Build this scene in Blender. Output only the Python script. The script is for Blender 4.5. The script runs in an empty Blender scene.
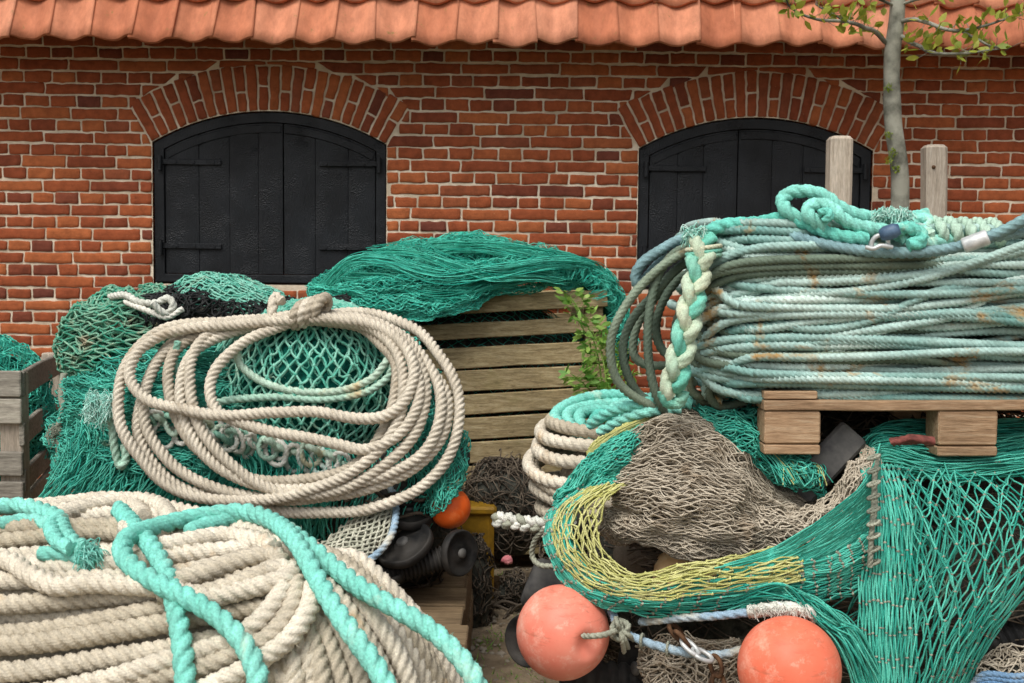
import bpy, math, random
import numpy as np
from mathutils import Vector, Matrix

random.seed(11)
rng = np.random.default_rng(11)
R = math.radians
scene = bpy.context.scene
col = scene.collection

# ------------------------------------------------------------------ camera
W, H, F = 1024, 683, 1100.0
CAM = np.array([0.0, 0.0, 1.35])
PITCH, ROLL = math.atan((341.5 - 272) / F), R(0.6)
fw = np.array([0, math.cos(PITCH), -math.sin(PITCH)])
rt0, up0 = np.array([1.0, 0, 0]), np.array([0, math.sin(PITCH), math.cos(PITCH)])
rt = math.cos(ROLL) * rt0 + math.sin(ROLL) * up0
up = math.cos(ROLL) * up0 - math.sin(ROLL) * rt0


def P(px, py, d):
    """world point seen at a pixel, at world depth Y = d (arrays allowed)"""
    px, py, d = np.broadcast_arrays(np.asarray(px, float), np.asarray(py, float), np.asarray(d, float))
    v = fw + ((px - W / 2) / F)[..., None] * rt - ((py - H / 2) / F)[..., None] * up
    return CAM + v * (d / v[..., 1])[..., None]


def PP(lst):
    a = np.array(lst, float)
    return P(a[:, 0], a[:, 1], a[:, 2])


cam_d = bpy.data.cameras.new('camera')
cam = bpy.data.objects.new('camera', cam_d)
col.objects.link(cam)
cam_d.sensor_width = 36
cam_d.lens = 36 * F / W
cam_d.clip_end = 400
cam_d.clip_start = 0.05
m = Matrix.Identity(4)
for i in range(3):
    m[i][0], m[i][1], m[i][2], m[i][3] = rt[i], up[i], -fw[i], CAM[i]
cam.matrix_world = m
cam_d.dof.use_dof = True
cam_d.dof.focus_distance = 3.1
cam_d.dof.aperture_fstop = 8
scene.camera = cam


# ------------------------------------------------------------------ noise
def _hash(ix, iy, iz, s):
    h = (ix * 374761393 + iy * 668265263 + iz * 1442695041 + s * 97531) & 0xffffffff
    h = ((h ^ (h >> 13)) * 1274126177) & 0xffffffff
    h = h ^ (h >> 16)
    return (h & 0xffffff) / float(0xffffff) * 2 - 1


def vn(p, seed=0):
    p = np.asarray(p, float)
    f = np.floor(p)
    t = p - f
    t = t * t * (3 - 2 * t)
    i = f.astype(np.int64)
    out = 0
    for a in (0, 1):
        wx = t[..., 0] if a else 1 - t[..., 0]
        for b in (0, 1):
            wy = t[..., 1] if b else 1 - t[..., 1]
            for c in (0, 1):
                wz = t[..., 2] if c else 1 - t[..., 2]
                out = out + wx * wy * wz * _hash(i[..., 0] + a, i[..., 1] + b, i[..., 2] + c, seed)
    return out


def fbm(p, seed=0, o=3):
    p = np.asarray(p, float)
    s, a, tot = 0, 1.0, 0
    for k in range(o):
        s = s + a * vn(p * 2 ** k, seed + k * 17)
        tot += a
        a *= .5
    return s / tot


def v3(p, seed):
    return np.stack([vn(p, seed), vn(p, seed + 101), vn(p, seed + 202)], -1)


def nrm(a):
    return a / np.maximum(np.linalg.norm(a, axis=-1, keepdims=True), 1e-9)


# ------------------------------------------------------------------ mesh builder
OFF = {}


class MB:
    def __init__(s):
        s.V, s.Fs, s.M, s.S, s.A, s.Q, s.n = [], [], [], [], [], [], 0

    def add(s, V, Fc, mat=0, smooth=True, vary=None, yarn=0.0):
        V = np.asarray(V, float).reshape(-1, 3)
        Fc = np.asarray(Fc, np.int64)
        s.V.append(V)
        s.Fs.append(Fc + s.n)
        s.M.append(np.full(len(Fc), mat))
        s.S.append(np.full(len(Fc), smooth))
        a = np.full(len(V), random.random()) if vary is None else np.broadcast_to(vary, (len(V),))
        s.A.append(a)
        s.Q.append(np.broadcast_to(np.asarray(yarn, float).ravel() if np.ndim(yarn) else yarn, (len(V),)))
        s.n += len(V)

    def build(s, name, mats, parent=None):
        V = np.concatenate(s.V)
        if parent is None:
            off = np.array([V[:, 0].mean(), V[:, 1].mean(), V[:, 2].min()])
        else:
            off = OFF[parent.name]
        me = bpy.data.meshes.new(name)
        me.vertices.add(len(V))
        me.vertices.foreach_set('co', (V - off).astype(np.float32).ravel())
        li = np.concatenate([f.ravel() for f in s.Fs])
        tot = np.concatenate([np.full(len(f), f.shape[1]) for f in s.Fs])
        me.loops.add(len(li))
        me.loops.foreach_set('vertex_index', li.astype(np.int32))
        me.polygons.add(len(tot))
        st = np.concatenate([[0], np.cumsum(tot)[:-1]])
        me.polygons.foreach_set('loop_start', st.astype(np.int32))
        me.polygons.foreach_set('material_index', np.concatenate(s.M).astype(np.int32))
        me.polygons.foreach_set('use_smooth', np.concatenate(s.S))
        at = me.attributes.new('vary', 'FLOAT', 'POINT')
        at.data.foreach_set('value', np.concatenate(s.A).astype(np.float32))
        at = me.attributes.new('yarn', 'FLOAT', 'POINT')
        at.data.foreach_set('value', np.concatenate(s.Q).astype(np.float32))
        me.update(calc_edges=True)
        if not isinstance(mats, (list, tuple)):
            mats = [mats]
        for x in mats:
            me.materials.append(x)
        o = bpy.data.objects.new(name, me)
        col.objects.link(o)
        if parent is None:
            o.location = off
        else:
            o.parent = parent
        OFF[o.name] = off
        return o


def tag(o, label=None, cat=None, group=None, kind=None):
    if label: o['label'] = label
    if cat: o['category'] = cat
    if group: o['group'] = group
    if kind: o['kind'] = kind
    return o


def empty(name, loc, label, cat, group=None):
    o = bpy.data.objects.new(name, None)
    o.empty_display_size = .1
    o.location = loc
    col.objects.link(o)
    OFF[o.name] = np.array(loc, float)
    return tag(o, label, cat, group)


# ------------------------------------------------------------------ curves
def spline(ctrl, per=14, closed=False):
    c = np.asarray(ctrl, float)
    if closed:
        c = np.concatenate([c[-1:], c, c[:2]])
    else:
        c = np.concatenate([2 * c[:1] - c[1:2], c, 2 * c[-1:] - c[-2:-1]])
    t = np.linspace(0, 1, per, endpoint=False)[:, None]
    out = []
    for i in range(1, len(c) - 2):
        a, b, d, e = c[i - 1], c[i], c[i + 1], c[i + 2]
        out.append(.5 * (2 * b + (d - a) * t + (2 * a - 5 * b + 4 * d - e) * t ** 2 + (3 * b - a - 3 * d + e) * t ** 3))
    if not closed:
        out.append(c[-2:-1])
    else:
        out.append(out[0][:1])
    return np.concatenate(out)


def resample(p, step):
    s = np.concatenate([[0], np.cumsum(np.linalg.norm(np.diff(p, axis=0), axis=1))])
    n = max(3, int(s[-1] / step) + 1)
    q = np.linspace(0, s[-1], n)
    return np.stack([np.interp(q, s, p[:, k]) for k in range(p.shape[1])], 1), q


def smooth(p, k=3):
    p = p.copy()
    for _ in range(k):
        p[1:-1] = .25 * p[:-2] + .5 * p[1:-1] + .25 * p[2:]
    return p


def frames(p):
    T = nrm(np.gradient(p, axis=0))
    N = np.empty_like(p)
    t0 = Vector(T[0])
    n = t0.orthogonal().normalized()
    for i in range(len(p)):
        t = Vector(T[i])
        n = n - t * n.dot(t)
        if n.length < 1e-5: n = t.orthogonal()
        n.normalize()
        N[i] = n
    return T, N, np.cross(T, N)


def ringfaces(n, k, base=0):
    i = np.arange(n - 1)[:, None] * k
    j = np.arange(k)[None]
    j2 = (j + 1) % k
    return np.stack([i + j, i + j2, i + k + j2, i + k + j], -1).reshape(-1, 4) + base


def rope(mb, pts, r, strands=3, k=4, lay=None, step=None, mat=0, vary=None, hairs=0, hand=1, taper=False, wob=.0, flat=.4, yarns=5):
    """laid rope swept along a path: each strand is a round lobe that turns about the axis"""
    lay = lay or 5.0 * r
    step = step or lay / 10
    p, s = resample(np.asarray(pts, float), step)
    if wob:
        p = p + v3(p * 9, 5) * wob
    T, N, B = frames(p)
    x_ = -1 + 2 * np.arange(k) / k
    dl = math.pi / strands * x_
    rho = 1 - .5 * (1 - flat) * np.abs(x_) ** 2.3
    ang = np.concatenate([i * 2 * math.pi / strands + dl for i in range(strands)])
    rho = np.tile(rho, strands)
    K = len(ang)
    th = ang[None] + hand * (2 * math.pi * s / lay)[:, None]
    rr = r * rho[None] * (1 + .03 * vn(np.stack([s * 14, s * 0, s * 0], -1), 3))[:, None]
    if taper:
        e = np.minimum(s, s[-1] - s)
        rr = rr * np.clip(.35 + e / (1.2 * r), 0, 1)[:, None]
    V = p[:, None] + rr[..., None] * (np.cos(th)[..., None] * N[:, None] + np.sin(th)[..., None] * B[:, None])
    n = len(p)
    vv = random.random() if vary is None else vary
    vloc = np.concatenate([i + np.arange(k) / k for i in range(strands)])
    yarn = yarns * (vloc[None] + strands * (s / lay)[:, None])
    mb.add(V, ringfaces(n, K), mat, True, vv, yarn)
    for e, fl in ((0, True), (n - 1, False)):      # end caps
        c = p[e] + T[e] * (-.3 * r if e == 0 else .3 * r)
        VV = np.concatenate([V[e], c[None]])
        idx = np.arange(K)
        f = np.stack([idx, np.full(K, K), (idx + 1) % K], -1) if not fl else np.stack([(idx + 1) % K, np.full(K, K), idx], -1)
        mb.add(VV, f, mat, True, vv)
    if hairs:
        L = s[-1]
        m_ = int(hairs * L)
        if m_:
            i = rng.integers(1, n - 1, m_)
            q = rng.uniform(0, 6.28, m_)
            o = np.cos(q)[:, None] * N[i] + np.sin(q)[:, None] * B[i]
            b0 = p[i] + o * r * .85
            d_ = nrm(o * rng.uniform(.2, 1, (m_, 1)) + T[i] * rng.uniform(-1, 1, (m_, 1)) + rng.normal(0, .4, (m_, 3)))
            l_ = rng.uniform(.2, .65, (m_, 1)) * r
            w_ = nrm(np.cross(d_, rng.normal(0, 1, (m_, 3)))) * .0004
            mid = b0 + d_ * l_ * .55 + rng.normal(0, .12, (m_, 3)) * l_
            tip = mid + nrm(d_ + rng.normal(0, .6, (m_, 3))) * l_ * .5
            VV = np.stack([b0 - w_, b0 + w_, mid + w_, mid - w_, tip], 1)
            ix = np.arange(m_)[:, None] * 5
            mb.add(VV, ix + np.array([[0, 1, 2, 3]]), mat, True, vv)
            mb.add(VV, ix + np.array([[3, 2, 4]]), mat, True, vv)


def tube(mb, pts, r, k=8, mat=0, vary=None, step=None, cap=True):
    p = np.asarray(pts, float)
    if step: p, _ = resample(p, step)
    T, N, B = frames(p)
    rr = np.broadcast_to(np.asarray(r, float), (len(p),)) if np.ndim(r) else np.full(len(p), r)
    th = np.arange(k) / k * 2 * math.pi
    V = p[:, None] + rr[:, None, None] * (np.cos(th)[None, :, None] * N[:, None] + np.sin(th)[None, :, None] * B[:, None])
    mb.add(V, ringfaces(len(p), k), mat, True, vary)
    if cap:
        for e in (0, len(p) - 1):
            VV = np.concatenate([V[e], p[e][None]])
            i = np.arange(k)
            f = np.stack([i, (i + 1) % k, np.full(k, k)], -1)
            if e == 0: f = f[:, ::-1]
            mb.add(VV, f, mat, True, vary)


def lathe(mb, c, axis, prof, k=32, mat=0, squash=None, lump=0, seed=1):
    """prof: list of (radius, height along axis)"""
    ax = nrm(np.array(axis, float))
    n = np.array(Vector(ax).orthogonal().normalized())
    b = np.cross(ax, n)
    pr = np.array(prof, float)
    th = np.arange(k) / k * 2 * math.pi
    V = np.array(c) + pr[:, 1][:, None, None] * ax + pr[:, 0][:, None, None] * (
        np.cos(th)[None, :, None] * n + np.sin(th)[None, :, None] * b)
    if lump:
        V = V + v3(V * 14, seed) * lump
    f = ringfaces(len(pr), k)
    mb.add(V, f[:, ::-1], mat, True)


def box(mb, c0, c1, mat=0, bev=.004, vary=None, M=None, rough=0.0):
    """bevelled box between two corners (in the frame M if given); long boards get slight waviness"""
    c0, c1 = np.minimum(c0, c1), np.maximum(c0, c1)
    c0 = np.array(c0, float); c1 = np.array(c1, float)
    bev = min(bev, .3 * float((c1 - c0).min()))
    L = int(np.argmax(c1 - c0))
    seg = max(2, min(24, int((c1 - c0)[L] / .04))) if rough else 1
    a1, a2 = [i for i in range(3) if i != L]
    x0, x1, y0, y1 = c0[a1], c1[a1], c0[a2], c1[a2]
    b = bev
    oct_ = [(x0 + b, y0), (x1 - b, y0), (x1, y0 + b), (x1, y1 - b), (x1 - b, y1), (x0 + b, y1), (x0, y1 - b), (x0, y0 + b)]
    ts = [c0[L]] + list(np.linspace(c0[L] + b, c1[L] - b, seg + 1)) + [c1[L]]
    cx, cy = (x0 + x1) / 2, (y0 + y1) / 2
    V = []
    for q, t in enumerate(ts):
        end = q in (0, len(ts) - 1)
        for (u, v) in oct_:
            if end:
                u = u + (b if u < cx else -b) * .8
                v = v + (b if v < cy else -b) * .8
            w = [0, 0, 0]
            w[L], w[a1], w[a2] = t, u, v
            V.append(w)
    V = np.array(V)
    if rough:
        sd = random.randint(0, 9999)
        V = V + v3(V * 7 + sd, sd) * rough
    if M is not None:
        o, A = M
        V = o + V @ A
    n = len(ts)
    f = ringfaces(n, 8)
    flip = (L == 1)
    vv = random.random() if vary is None else vary
    if flip: f = f[:, ::-1]
    mb.add(V, f, mat, False, vv)
    e0 = np.arange(8)[None]
    e1 = e0 + (n - 1) * 8
    mb.add(V, e0 if flip else e0[:, ::-1], mat, False, vv)
    mb.add(V, e1[:, ::-1] if flip else e1, mat, False, vv)


# ------------------------------------------------------------------ surfaces and nets
def _cr(t):
    return np.stack([-.5 * t + t ** 2 - .5 * t ** 3, 1 - 2.5 * t ** 2 + 1.5 * t ** 3, .5 * t + 2 * t ** 2 - 1.5 * t ** 3,
                     -.5 * t ** 2 + .5 * t ** 3], -1)


def grid_surf(G, fold=0, fu=6, fv=3, seed=0, push=0, fold2=0, f2=(18, 6)):
    """smooth surface through a grid of (px, py, depth); u runs along a row, v down the rows"""
    G = np.array(G, float)
    C = P(G[..., 0], G[..., 1], G[..., 2])
    C = np.concatenate([2 * C[:1] - C[1:2], C, 2 * C[-1:] - C[-2:-1]], 0)
    C = np.concatenate([2 * C[:, :1] - C[:, 1:2], C, 2 * C[:, -1:] - C[:, -2:-1]], 1)
    nr, nc = G.shape[0] - 1, G.shape[1] - 1

    def raw(u, v):
        x, y = np.clip(u, 0, 1) * nc, np.clip(v, 0, 1) * nr
        i = np.minimum(x.astype(int), nc - 1)
        j = np.minimum(y.astype(int), nr - 1)
        wx, wy = _cr(x - i), _cr(y - j)
        out = 0
        for a in range(4):
            for b in range(4):
                out = out + (wx[..., a] * wy[..., b])[..., None] * C[j + b, i + a]
        return out

    def S(u, v):
        u, v = np.broadcast_arrays(np.asarray(u, float), np.asarray(v, float))
        p = raw(u, v)
        e = 1e-3
        n = nrm(np.cross(raw(u + e, v) - raw(u - e, v), raw(u, v + e) - raw(u, v - e)) + 1e-12)
        n = n * np.sign(((CAM - p) * n).sum(-1, keepdims=True) + 1e-9)
        h = push
        if fold:
            q = np.stack([u * fu, v * fv, np.zeros_like(u) + seed], -1)
            h = h + fold * (1 - 2 * np.abs(fbm(q, seed, 2)))
        if fold2:
            q = np.stack([u * f2[0], v * f2[1], np.zeros_like(u) + seed + 9], -1)
            h = h + fold2 * (1 - 2 * np.abs(vn(q, seed + 5)))
        return p + n * np.asarray(h)[..., None] if np.ndim(h) else p + n * h
    return S


def ell(c, rad, az=(-110, 110), el=(-70, 80), amp=.08, fr=2.5, seed=0, push=0, fold=0, ff=(2, 10), yaw=0):
    c, rad = np.array(c, float), np.array(rad, float)

    def S(u, v):
        u, v = np.broadcast_arrays(np.asarray(u, float), np.asarray(v, float))
        a = np.radians(az[0] + (az[1] - az[0]) * u + yaw)
        b = np.radians(el[0] + (el[1] - el[0]) * v)
        d = np.stack([np.sin(a) * np.cos(b), -np.cos(a) * np.cos(b), np.sin(b)], -1)
        k = 1 + amp * fbm(d * fr + seed * 3.1, seed, 3)
        p = c + d * rad * k[..., None]
        h = push
        if fold:
            h = h + fold * (1 - 2 * np.abs(fbm(np.stack([u * ff[0], v * ff[1], u * 0 + seed], -1), seed + 3, 2)))
        return p + d * (np.asarray(h)[..., None] if np.ndim(h) else h)
    return S


def solid(mb, S, nu=50, nv=40, mat=0, flip=False):
    u, v = np.meshgrid(np.linspace(0, 1, nu), np.linspace(0, 1, nv), indexing='ij')
    V = S(u, v).reshape(-1, 3)
    i, j = np.meshgrid(np.arange(nu - 1), np.arange(nv - 1), indexing='ij')
    a = (i * nv + j).ravel()
    f = np.stack([a, a + nv, a + nv + 1, a + 1], -1)
    mb.add(V, f[:, ::-1] if flip else f, mat, True)


def net(mb, S, nu, nv, r, sub=2, jit=.0, uvj=.25, bow=.12, knot=1.7, sides=4, mat=0, drop=0, umap=None, kmat=None):
    """real netting: every mesh bar is a thin tube over the surface S, every crossing a knot"""
    I, J = np.meshgrid(np.arange(nu + 1), np.arange(nv + 1), indexing='ij')
    ju = rng.uniform(-uvj, uvj, I.shape)
    jv = rng.uniform(-uvj, uvj, I.shape)
    Un, Vn = (I + ju) / nu, (J + jv) / nv
    ok = (I + J) % 2 == 0
    es = []
    for dj in (1, -1):
        i, j = I[:-1].ravel(), J[:-1].ravel()
        k = ok[:-1].ravel() & (j + dj >= 0) & (j + dj <= nv)
        es.append(np.stack([i[k], j[k], i[k] + 1, j[k] + dj], 1))
    E = np.concatenate(es)
    if drop:
        E = E[rng.random(len(E)) > drop]
    t = np.linspace(0, 1, sub + 1)[None]
    u0, v0, u1, v1 = Un[E[:, 0], E[:, 1]], Vn[E[:, 0], E[:, 1]], Un[E[:, 2], E[:, 3]], Vn[E[:, 2], E[:, 3]]
    bb = rng.normal(0, bow, (len(E), 1)) * 4 * t * (1 - t)
    u = u0[:, None] * (1 - t) + u1[:, None] * t + bb / nu
    v = v0[:, None] * (1 - t) + v1[:, None] * t + bb / nv * np.sign(rng.normal(0, 1, (len(E), 1)))
    if umap: u, v = umap(u, v)
    p = S(u, v)
    if jit:
        p = p + v3(p * 25, 31) * jit + v3(p * 90, 77) * jit * .4
    T = nrm(np.gradient(p, axis=1))
    ref = nrm(rng.normal(0, 1, (len(E), 1, 3)))
    N = nrm(np.cross(T, ref))
    B = np.cross(T, N)
    th = np.arange(sides) / sides * 2 * math.pi
    V = p[:, :, None] + r * (np.cos(th)[None, None, :, None] * N[:, :, None] + np.sin(th)[None, None, :, None] * B[:, :, None])
    K = sub + 1
    f = ringfaces(K, sides)
    Fc = (np.arange(len(E)) * K * sides)[:, None, None] + f[None]
    vary = np.repeat(rng.random(len(E)), K * sides)
    mb.add(V, Fc.reshape(-1, 4), mat, True, vary)
    if knot:
        uu, vv = Un[ok], Vn[ok]
        if umap: uu, vv = umap(uu, vv)
        c = S(uu, vv)
        if jit:
            c = c + v3(c * 25, 31) * jit + v3(c * 90, 77) * jit * .4
        o = np.array([[1, 0, 0], [-1, 0, 0], [0, 1, 0], [0, -1, 0], [0, 0, 1], [0, 0, -1]], float)
        sc = rng.uniform(.8, 1.4, (len(c), 1, 3))
        V = c[:, None] + o[None] * r * knot * sc
        f = np.array([[0, 2, 4], [2, 1, 4], [1, 3, 4], [3, 0, 4], [2, 0, 5], [1, 2, 5], [3, 1, 5], [0, 3, 5]])
        mb.add(V, ((np.arange(len(c)) * 6)[:, None, None] + f[None]).reshape(-1, 3), mat if kmat is None else kmat, True, np.repeat(rng.random(len(c)), 6))


def tuft(mb, c, d, n, L, r=.0012, spread=.6, mat=0):
    c, d = np.array(c, float), nrm(np.array(d, float))
    for _ in range(n):
        v = nrm(d + rng.normal(0, spread, 3))
        l = L * rng.uniform(.3, 1.25)
        b = c + rng.normal(0, L * .15, 3)
        p = spline([b, b + v * l * .45 + rng.normal(0, .12, 3) * l, b + nrm(v + rng.normal(0, .6, 3)) * l * .75 - np.array([0, 0, l * .45])], 3)
        tube(mb, p, r, 3, mat, cap=False)


def bundle(mb, path, n, sp, r, mat=0, twist=0, per=10, dj=.01):
    """loose hank of fine twines along a pixel path"""
    for i in range(n):
        a, q = random.uniform(0, 6.28), math.sqrt(random.random())
        pts = []
        for k, (x, y, d) in enumerate(path):
            b = a + twist * k
            pts.append((x + sp * q * math.cos(b) + random.gauss(0, sp * .15), y + sp * q * math.sin(b) + random.gauss(0, sp * .15), d - .02 * q * math.cos(b * .5) + random.uniform(-dj, dj)))
        p = spline(PP(pts), per)
        tube(mb, p + v3(p * 22, i) * .004, r, 3, mat, cap=False)


# ------------------------------------------------------------------ materials
def lin(*c):
    return tuple(((x / 255) / 12.92 if x / 255 <= .04045 else ((x / 255 + .055) / 1.055) ** 2.4) for x in c) + (1,)


def newmat(name):
    mt = bpy.data.materials.new(name)
    mt.use_nodes = True
    nt = mt.node_tree
    nt.nodes.clear()
    out = nt.nodes.new('ShaderNodeOutputMaterial')
    bs = nt.nodes.new('ShaderNodeBsdfPrincipled')
    nt.links.new(bs.outputs[0], out.inputs[0])
    return mt, nt, bs


def nd(nt, typ, **kw):
    n = nt.nodes.new(typ)
    for k, v in kw.items():
        if k.startswith('i_'):
            n.inputs[k[2:].replace('_', ' ')].default_value = v
        else:
            setattr(n, k, v)
    return n


def noise(nt, scale, detail=3, rough=.55, vec=None, dist=0):
    n = nd(nt, 'ShaderNodeTexNoise')
    n.inputs['Scale'].default_value = scale
    n.inputs['Detail'].default_value = detail
    n.inputs['Roughness'].default_value = rough
    n.inputs['Distortion'].default_value = dist
    if vec is not None: nt.links.new(vec, n.inputs['Vector'])
    return n.outputs['Fac']


def ramp(nt, fac, stops):
    n = nd(nt, 'ShaderNodeValToRGB')
    el_ = n.color_ramp.elements
    while len(el_) < len(stops): el_.new(.5)
    for e, (p, c) in zip(el_, stops):
        e.position = p
        e.color = c if len(c) == 4 else tuple(c) + (1,)
    nt.links.new(fac, n.inputs[0])
    return n.outputs[0]


def mix(nt, fac, a, b, blend='MIX'):
    n = nd(nt, 'ShaderNodeMix', data_type='RGBA', blend_type=blend)
    for s, x in ((0, fac), (6, a), (7, b)):
        if hasattr(x, 'is_linked') or hasattr(x, 'links'):
            nt.links.new(x, n.inputs[s])
        else:
            n.inputs[s].default_value = x
    return n.outputs[2]


def bump(nt, bs, h, strength=.3, dist=.01):
    b = nd(nt, 'ShaderNodeBump')
    b.inputs['Strength'].default_value = strength
    b.inputs['Distance'].default_value = dist
    nt.links.new(h, b.inputs['Height'])
    nt.links.new(b.outputs[0], bs.inputs['Normal'])


def coord(nt, which='Object', scale=None):
    c = nd(nt, 'ShaderNodeTexCoord').outputs[which]
    if scale:
        mp = nd(nt, 'ShaderNodeMapping')
        mp.inputs['Scale'].default_value = scale
        nt.links.new(c, mp.inputs[0])
        return mp.outputs[0]
    return c


def varia(nt):
    return nd(nt, 'ShaderNodeAttribute', attribute_name='vary').outputs['Fac']


def fibre_mat(name, c1, c2, stain=None, stain_pos=(.6, .7), rough=.85, big=3, fine=220, spec=.2, bstr=.5):
    """rope and twine: two tones per strand and in patches, optional stains, fuzzy fibres"""
    mt, nt, bs = newmat(name)
    oc = coord(nt)
    v = varia(nt)
    n1 = noise(nt, big, 4, .6, oc)
    add = nd(nt, 'ShaderNodeMath', operation='ADD')
    nt.links.new(n1, add.inputs[0]); nt.links.new(v, add.inputs[1])
    c = ramp(nt, add.outputs[0], [(.0, c1), (.5, c1), (1.0, c2)]) if False else None
    half = nd(nt, 'ShaderNodeMath', operation='MULTIPLY'); half.inputs[1].default_value = .5
    nt.links.new(add.outputs[0], half.inputs[0])
    c = ramp(nt, half.outputs[0], [(.25, c1), (.72, c2)])
    n2 = noise(nt, fine, 3, .7, oc)
    c = mix(nt, .55, c, ramp(nt, n2, [(.3, (.45, .45, .45, 1)), (.7, (1.25, 1.25, 1.25, 1))]), 'MULTIPLY')
    if stain:
        n3 = noise(nt, 7, 5, .65, oc, .6)
        k = ramp(nt, n3, [(stain_pos[0], (0, 0, 0, 1)), (stain_pos[1], (1, 1, 1, 1))])
        c = mix(nt, k, c, stain)
    y = nd(nt, 'ShaderNodeAttribute', attribute_name='yarn').outputs['Fac']
    mu = nd(nt, 'ShaderNodeMath', operation='MULTIPLY'); mu.inputs[1].default_value = 2 * math.pi
    nt.links.new(y, mu.inputs[0])
    jt = nd(nt, 'ShaderNodeMath', operation='MULTIPLY_ADD'); jt.inputs[1].default_value = 2.5
    nt.links.new(noise(nt, 60, 2, .5, oc), jt.inputs[0]); nt.links.new(mu.outputs[0], jt.inputs[2])
    sn = nd(nt, 'ShaderNodeMath', operation='SINE')
    nt.links.new(jt.outputs[0], sn.inputs[0])
    hs_ = nd(nt, 'ShaderNodeMath', operation='MULTIPLY_ADD'); hs_.inputs[1].default_value = .10; 
    nt.links.new(sn.outputs[0], hs_.inputs[0]); nt.links.new(n2, hs_.inputs[2])
    dirt = ramp(nt, noise(nt, 16, 5, .7, oc, .4), [(.32, (.62, .6, .56, 1)), (.6, (1.06, 1.06, 1.05, 1))])
    c = mix(nt, .6, c, dirt, 'MULTIPLY')
    nt.links.new(c, bs.inputs['Base Color'])
    bs.inputs['Roughness'].default_value = rough
    bs.inputs['Specular IOR Level'].default_value = spec
    bump(nt, bs, hs_.outputs[0], bstr, .004)
    return mt


def wood_mat(name, c1, c2, c3, axis=(1, 14, 14), moss=None):
    mt, nt, bs = newmat(name)
    oc = coord(nt, 'Object', axis)
    v = varia(nt)
    comb = nd(nt, 'ShaderNodeCombineXYZ')
    sc = nd(nt, 'ShaderNodeMath', operation='MULTIPLY'); sc.inputs[1].default_value = 37
    nt.links.new(v, sc.inputs[0]); nt.links.new(sc.outputs[0], comb.inputs[0]); nt.links.new(sc.outputs[0], comb.inputs[1])
    ad = nd(nt, 'ShaderNodeVectorMath', operation='ADD')
    nt.links.new(oc, ad.inputs[0]); nt.links.new(comb.outputs[0], ad.inputs[1])
    g = noise(nt, 6, 6, .65, ad.outputs[0], .8)
    c = ramp(nt, g, [(.28, c1), (.5, c2), (.75, c3)])
    fine = noise(nt, 34, 4, .7, ad.outputs[0], .2)
    c = mix(nt, .6, c, ramp(nt, fine, [(.35, (.5, .5, .5, 1)), (.6, (1.1, 1.1, 1.1, 1))]), 'MULTIPLY')
    tone = ramp(nt, v, [(0, (.72, .70, .68, 1)), (1, (1.15, 1.12, 1.08, 1))])
    c = mix(nt, 1.0, c, tone, 'MULTIPLY')
    blot = noise(nt, 5, 4, .6, coord(nt))
    c = mix(nt, .5, c, ramp(nt, blot, [(.35, (.55, .55, .55, 1)), (.62, (1.05, 1.05, 1.05, 1))]), 'MULTIPLY')
    if moss:
        k = ramp(nt, noise(nt, 4, 4, .6, coord(nt)), [(.56, (0, 0, 0, 1)), (.76, (.6, .6, .6, 1))])
        c = mix(nt, k, c, moss)
    nt.links.new(c, bs.inputs['Base Color'])
    bs.inputs['Roughness'].default_value = .85
    bs.inputs['Specular IOR Level'].default_value = .2
    bump(nt, bs, fine, .35, .004)
    return mt


def plain_mat(name, c1, c2, scale=20, rough=.6, bstr=.2, bdist=.003, spec=.4, metal=0, bscale=None, detail=4, lo=.35, hi=.65):
    mt, nt, bs = newmat(name)
    oc = coord(nt)
    n = noise(nt, scale, detail, .6, oc)
    c = ramp(nt, n, [(lo, c1), (hi, c2)])
    nt.links.new(c, bs.inputs['Base Color'])
    bs.inputs['Roughness'].default_value = rough
    bs.inputs['Specular IOR Level'].default_value = spec
    bs.inputs['Metallic'].default_value = metal
    h = noise(nt, bscale or scale * 3, 5, .65, oc)
    bump(nt, bs, h, bstr, bdist)
    return mt


M = {}
M['rope_beige'] = fibre_mat('beige_rope', lin(182, 171, 152), lin(226, 217, 200), lin(156, 132, 98), (.62, .8))
M['rope_cream'] = fibre_mat('cream_rope', lin(188, 177, 156), lin(230, 221, 203), lin(186, 150, 100), (.6, .78))
M['rope_turq'] = fibre_mat('turquoise_rope', lin(104, 202, 186), lin(160, 230, 216), lin(200, 220, 198), (.58, .75), fine=160)
M['rope_pale'] = fibre_mat('pale_green_rope', lin(150, 205, 185), lin(206, 224, 205), lin(196, 178, 140), (.55, .7))
M['rope_white'] = fibre_mat('white_rope', lin(214, 216, 206), lin(242, 240, 230), lin(170, 206, 196), (.55, .7))
M['rope_grey'] = fibre_mat('grey_cord', lin(132, 136, 122), lin(176, 178, 160))
M['wire'] = fibre_mat('combination_wire', lin(112, 162, 156), lin(212, 231, 223), lin(178, 146, 98), (.56, .66), fine=120, bstr=.25, big=5)
M['wire_blue'] = fibre_mat('blue_grey_wire', lin(112, 148, 158), lin(162, 194, 194), lin(150, 190, 190), (.5, .7))
M['wire_old'] = fibre_mat('grey_green_wire', lin(98, 116, 102), lin(150, 166, 146), lin(120, 100, 66), (.58, .7))
M['rope_blue'] = fibre_mat('blue_rope', lin(110, 150, 190), lin(176, 200, 214), lin(210, 206, 190), (.5, .65))
M['net_green'] = fibre_mat('green_twine', lin(36, 152, 134), lin(100, 206, 184), lin(140, 146, 122), (.64, .74), spec=.3)
M['net_bright'] = fibre_mat('bright_green_twine', lin(38, 176, 154), lin(104, 224, 200), spec=.3)
M['net_teal'] = fibre_mat('teal_twine', lin(84, 178, 156), lin(150, 214, 194), lin(150, 160, 140), (.56, .7), spec=.3)
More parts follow.
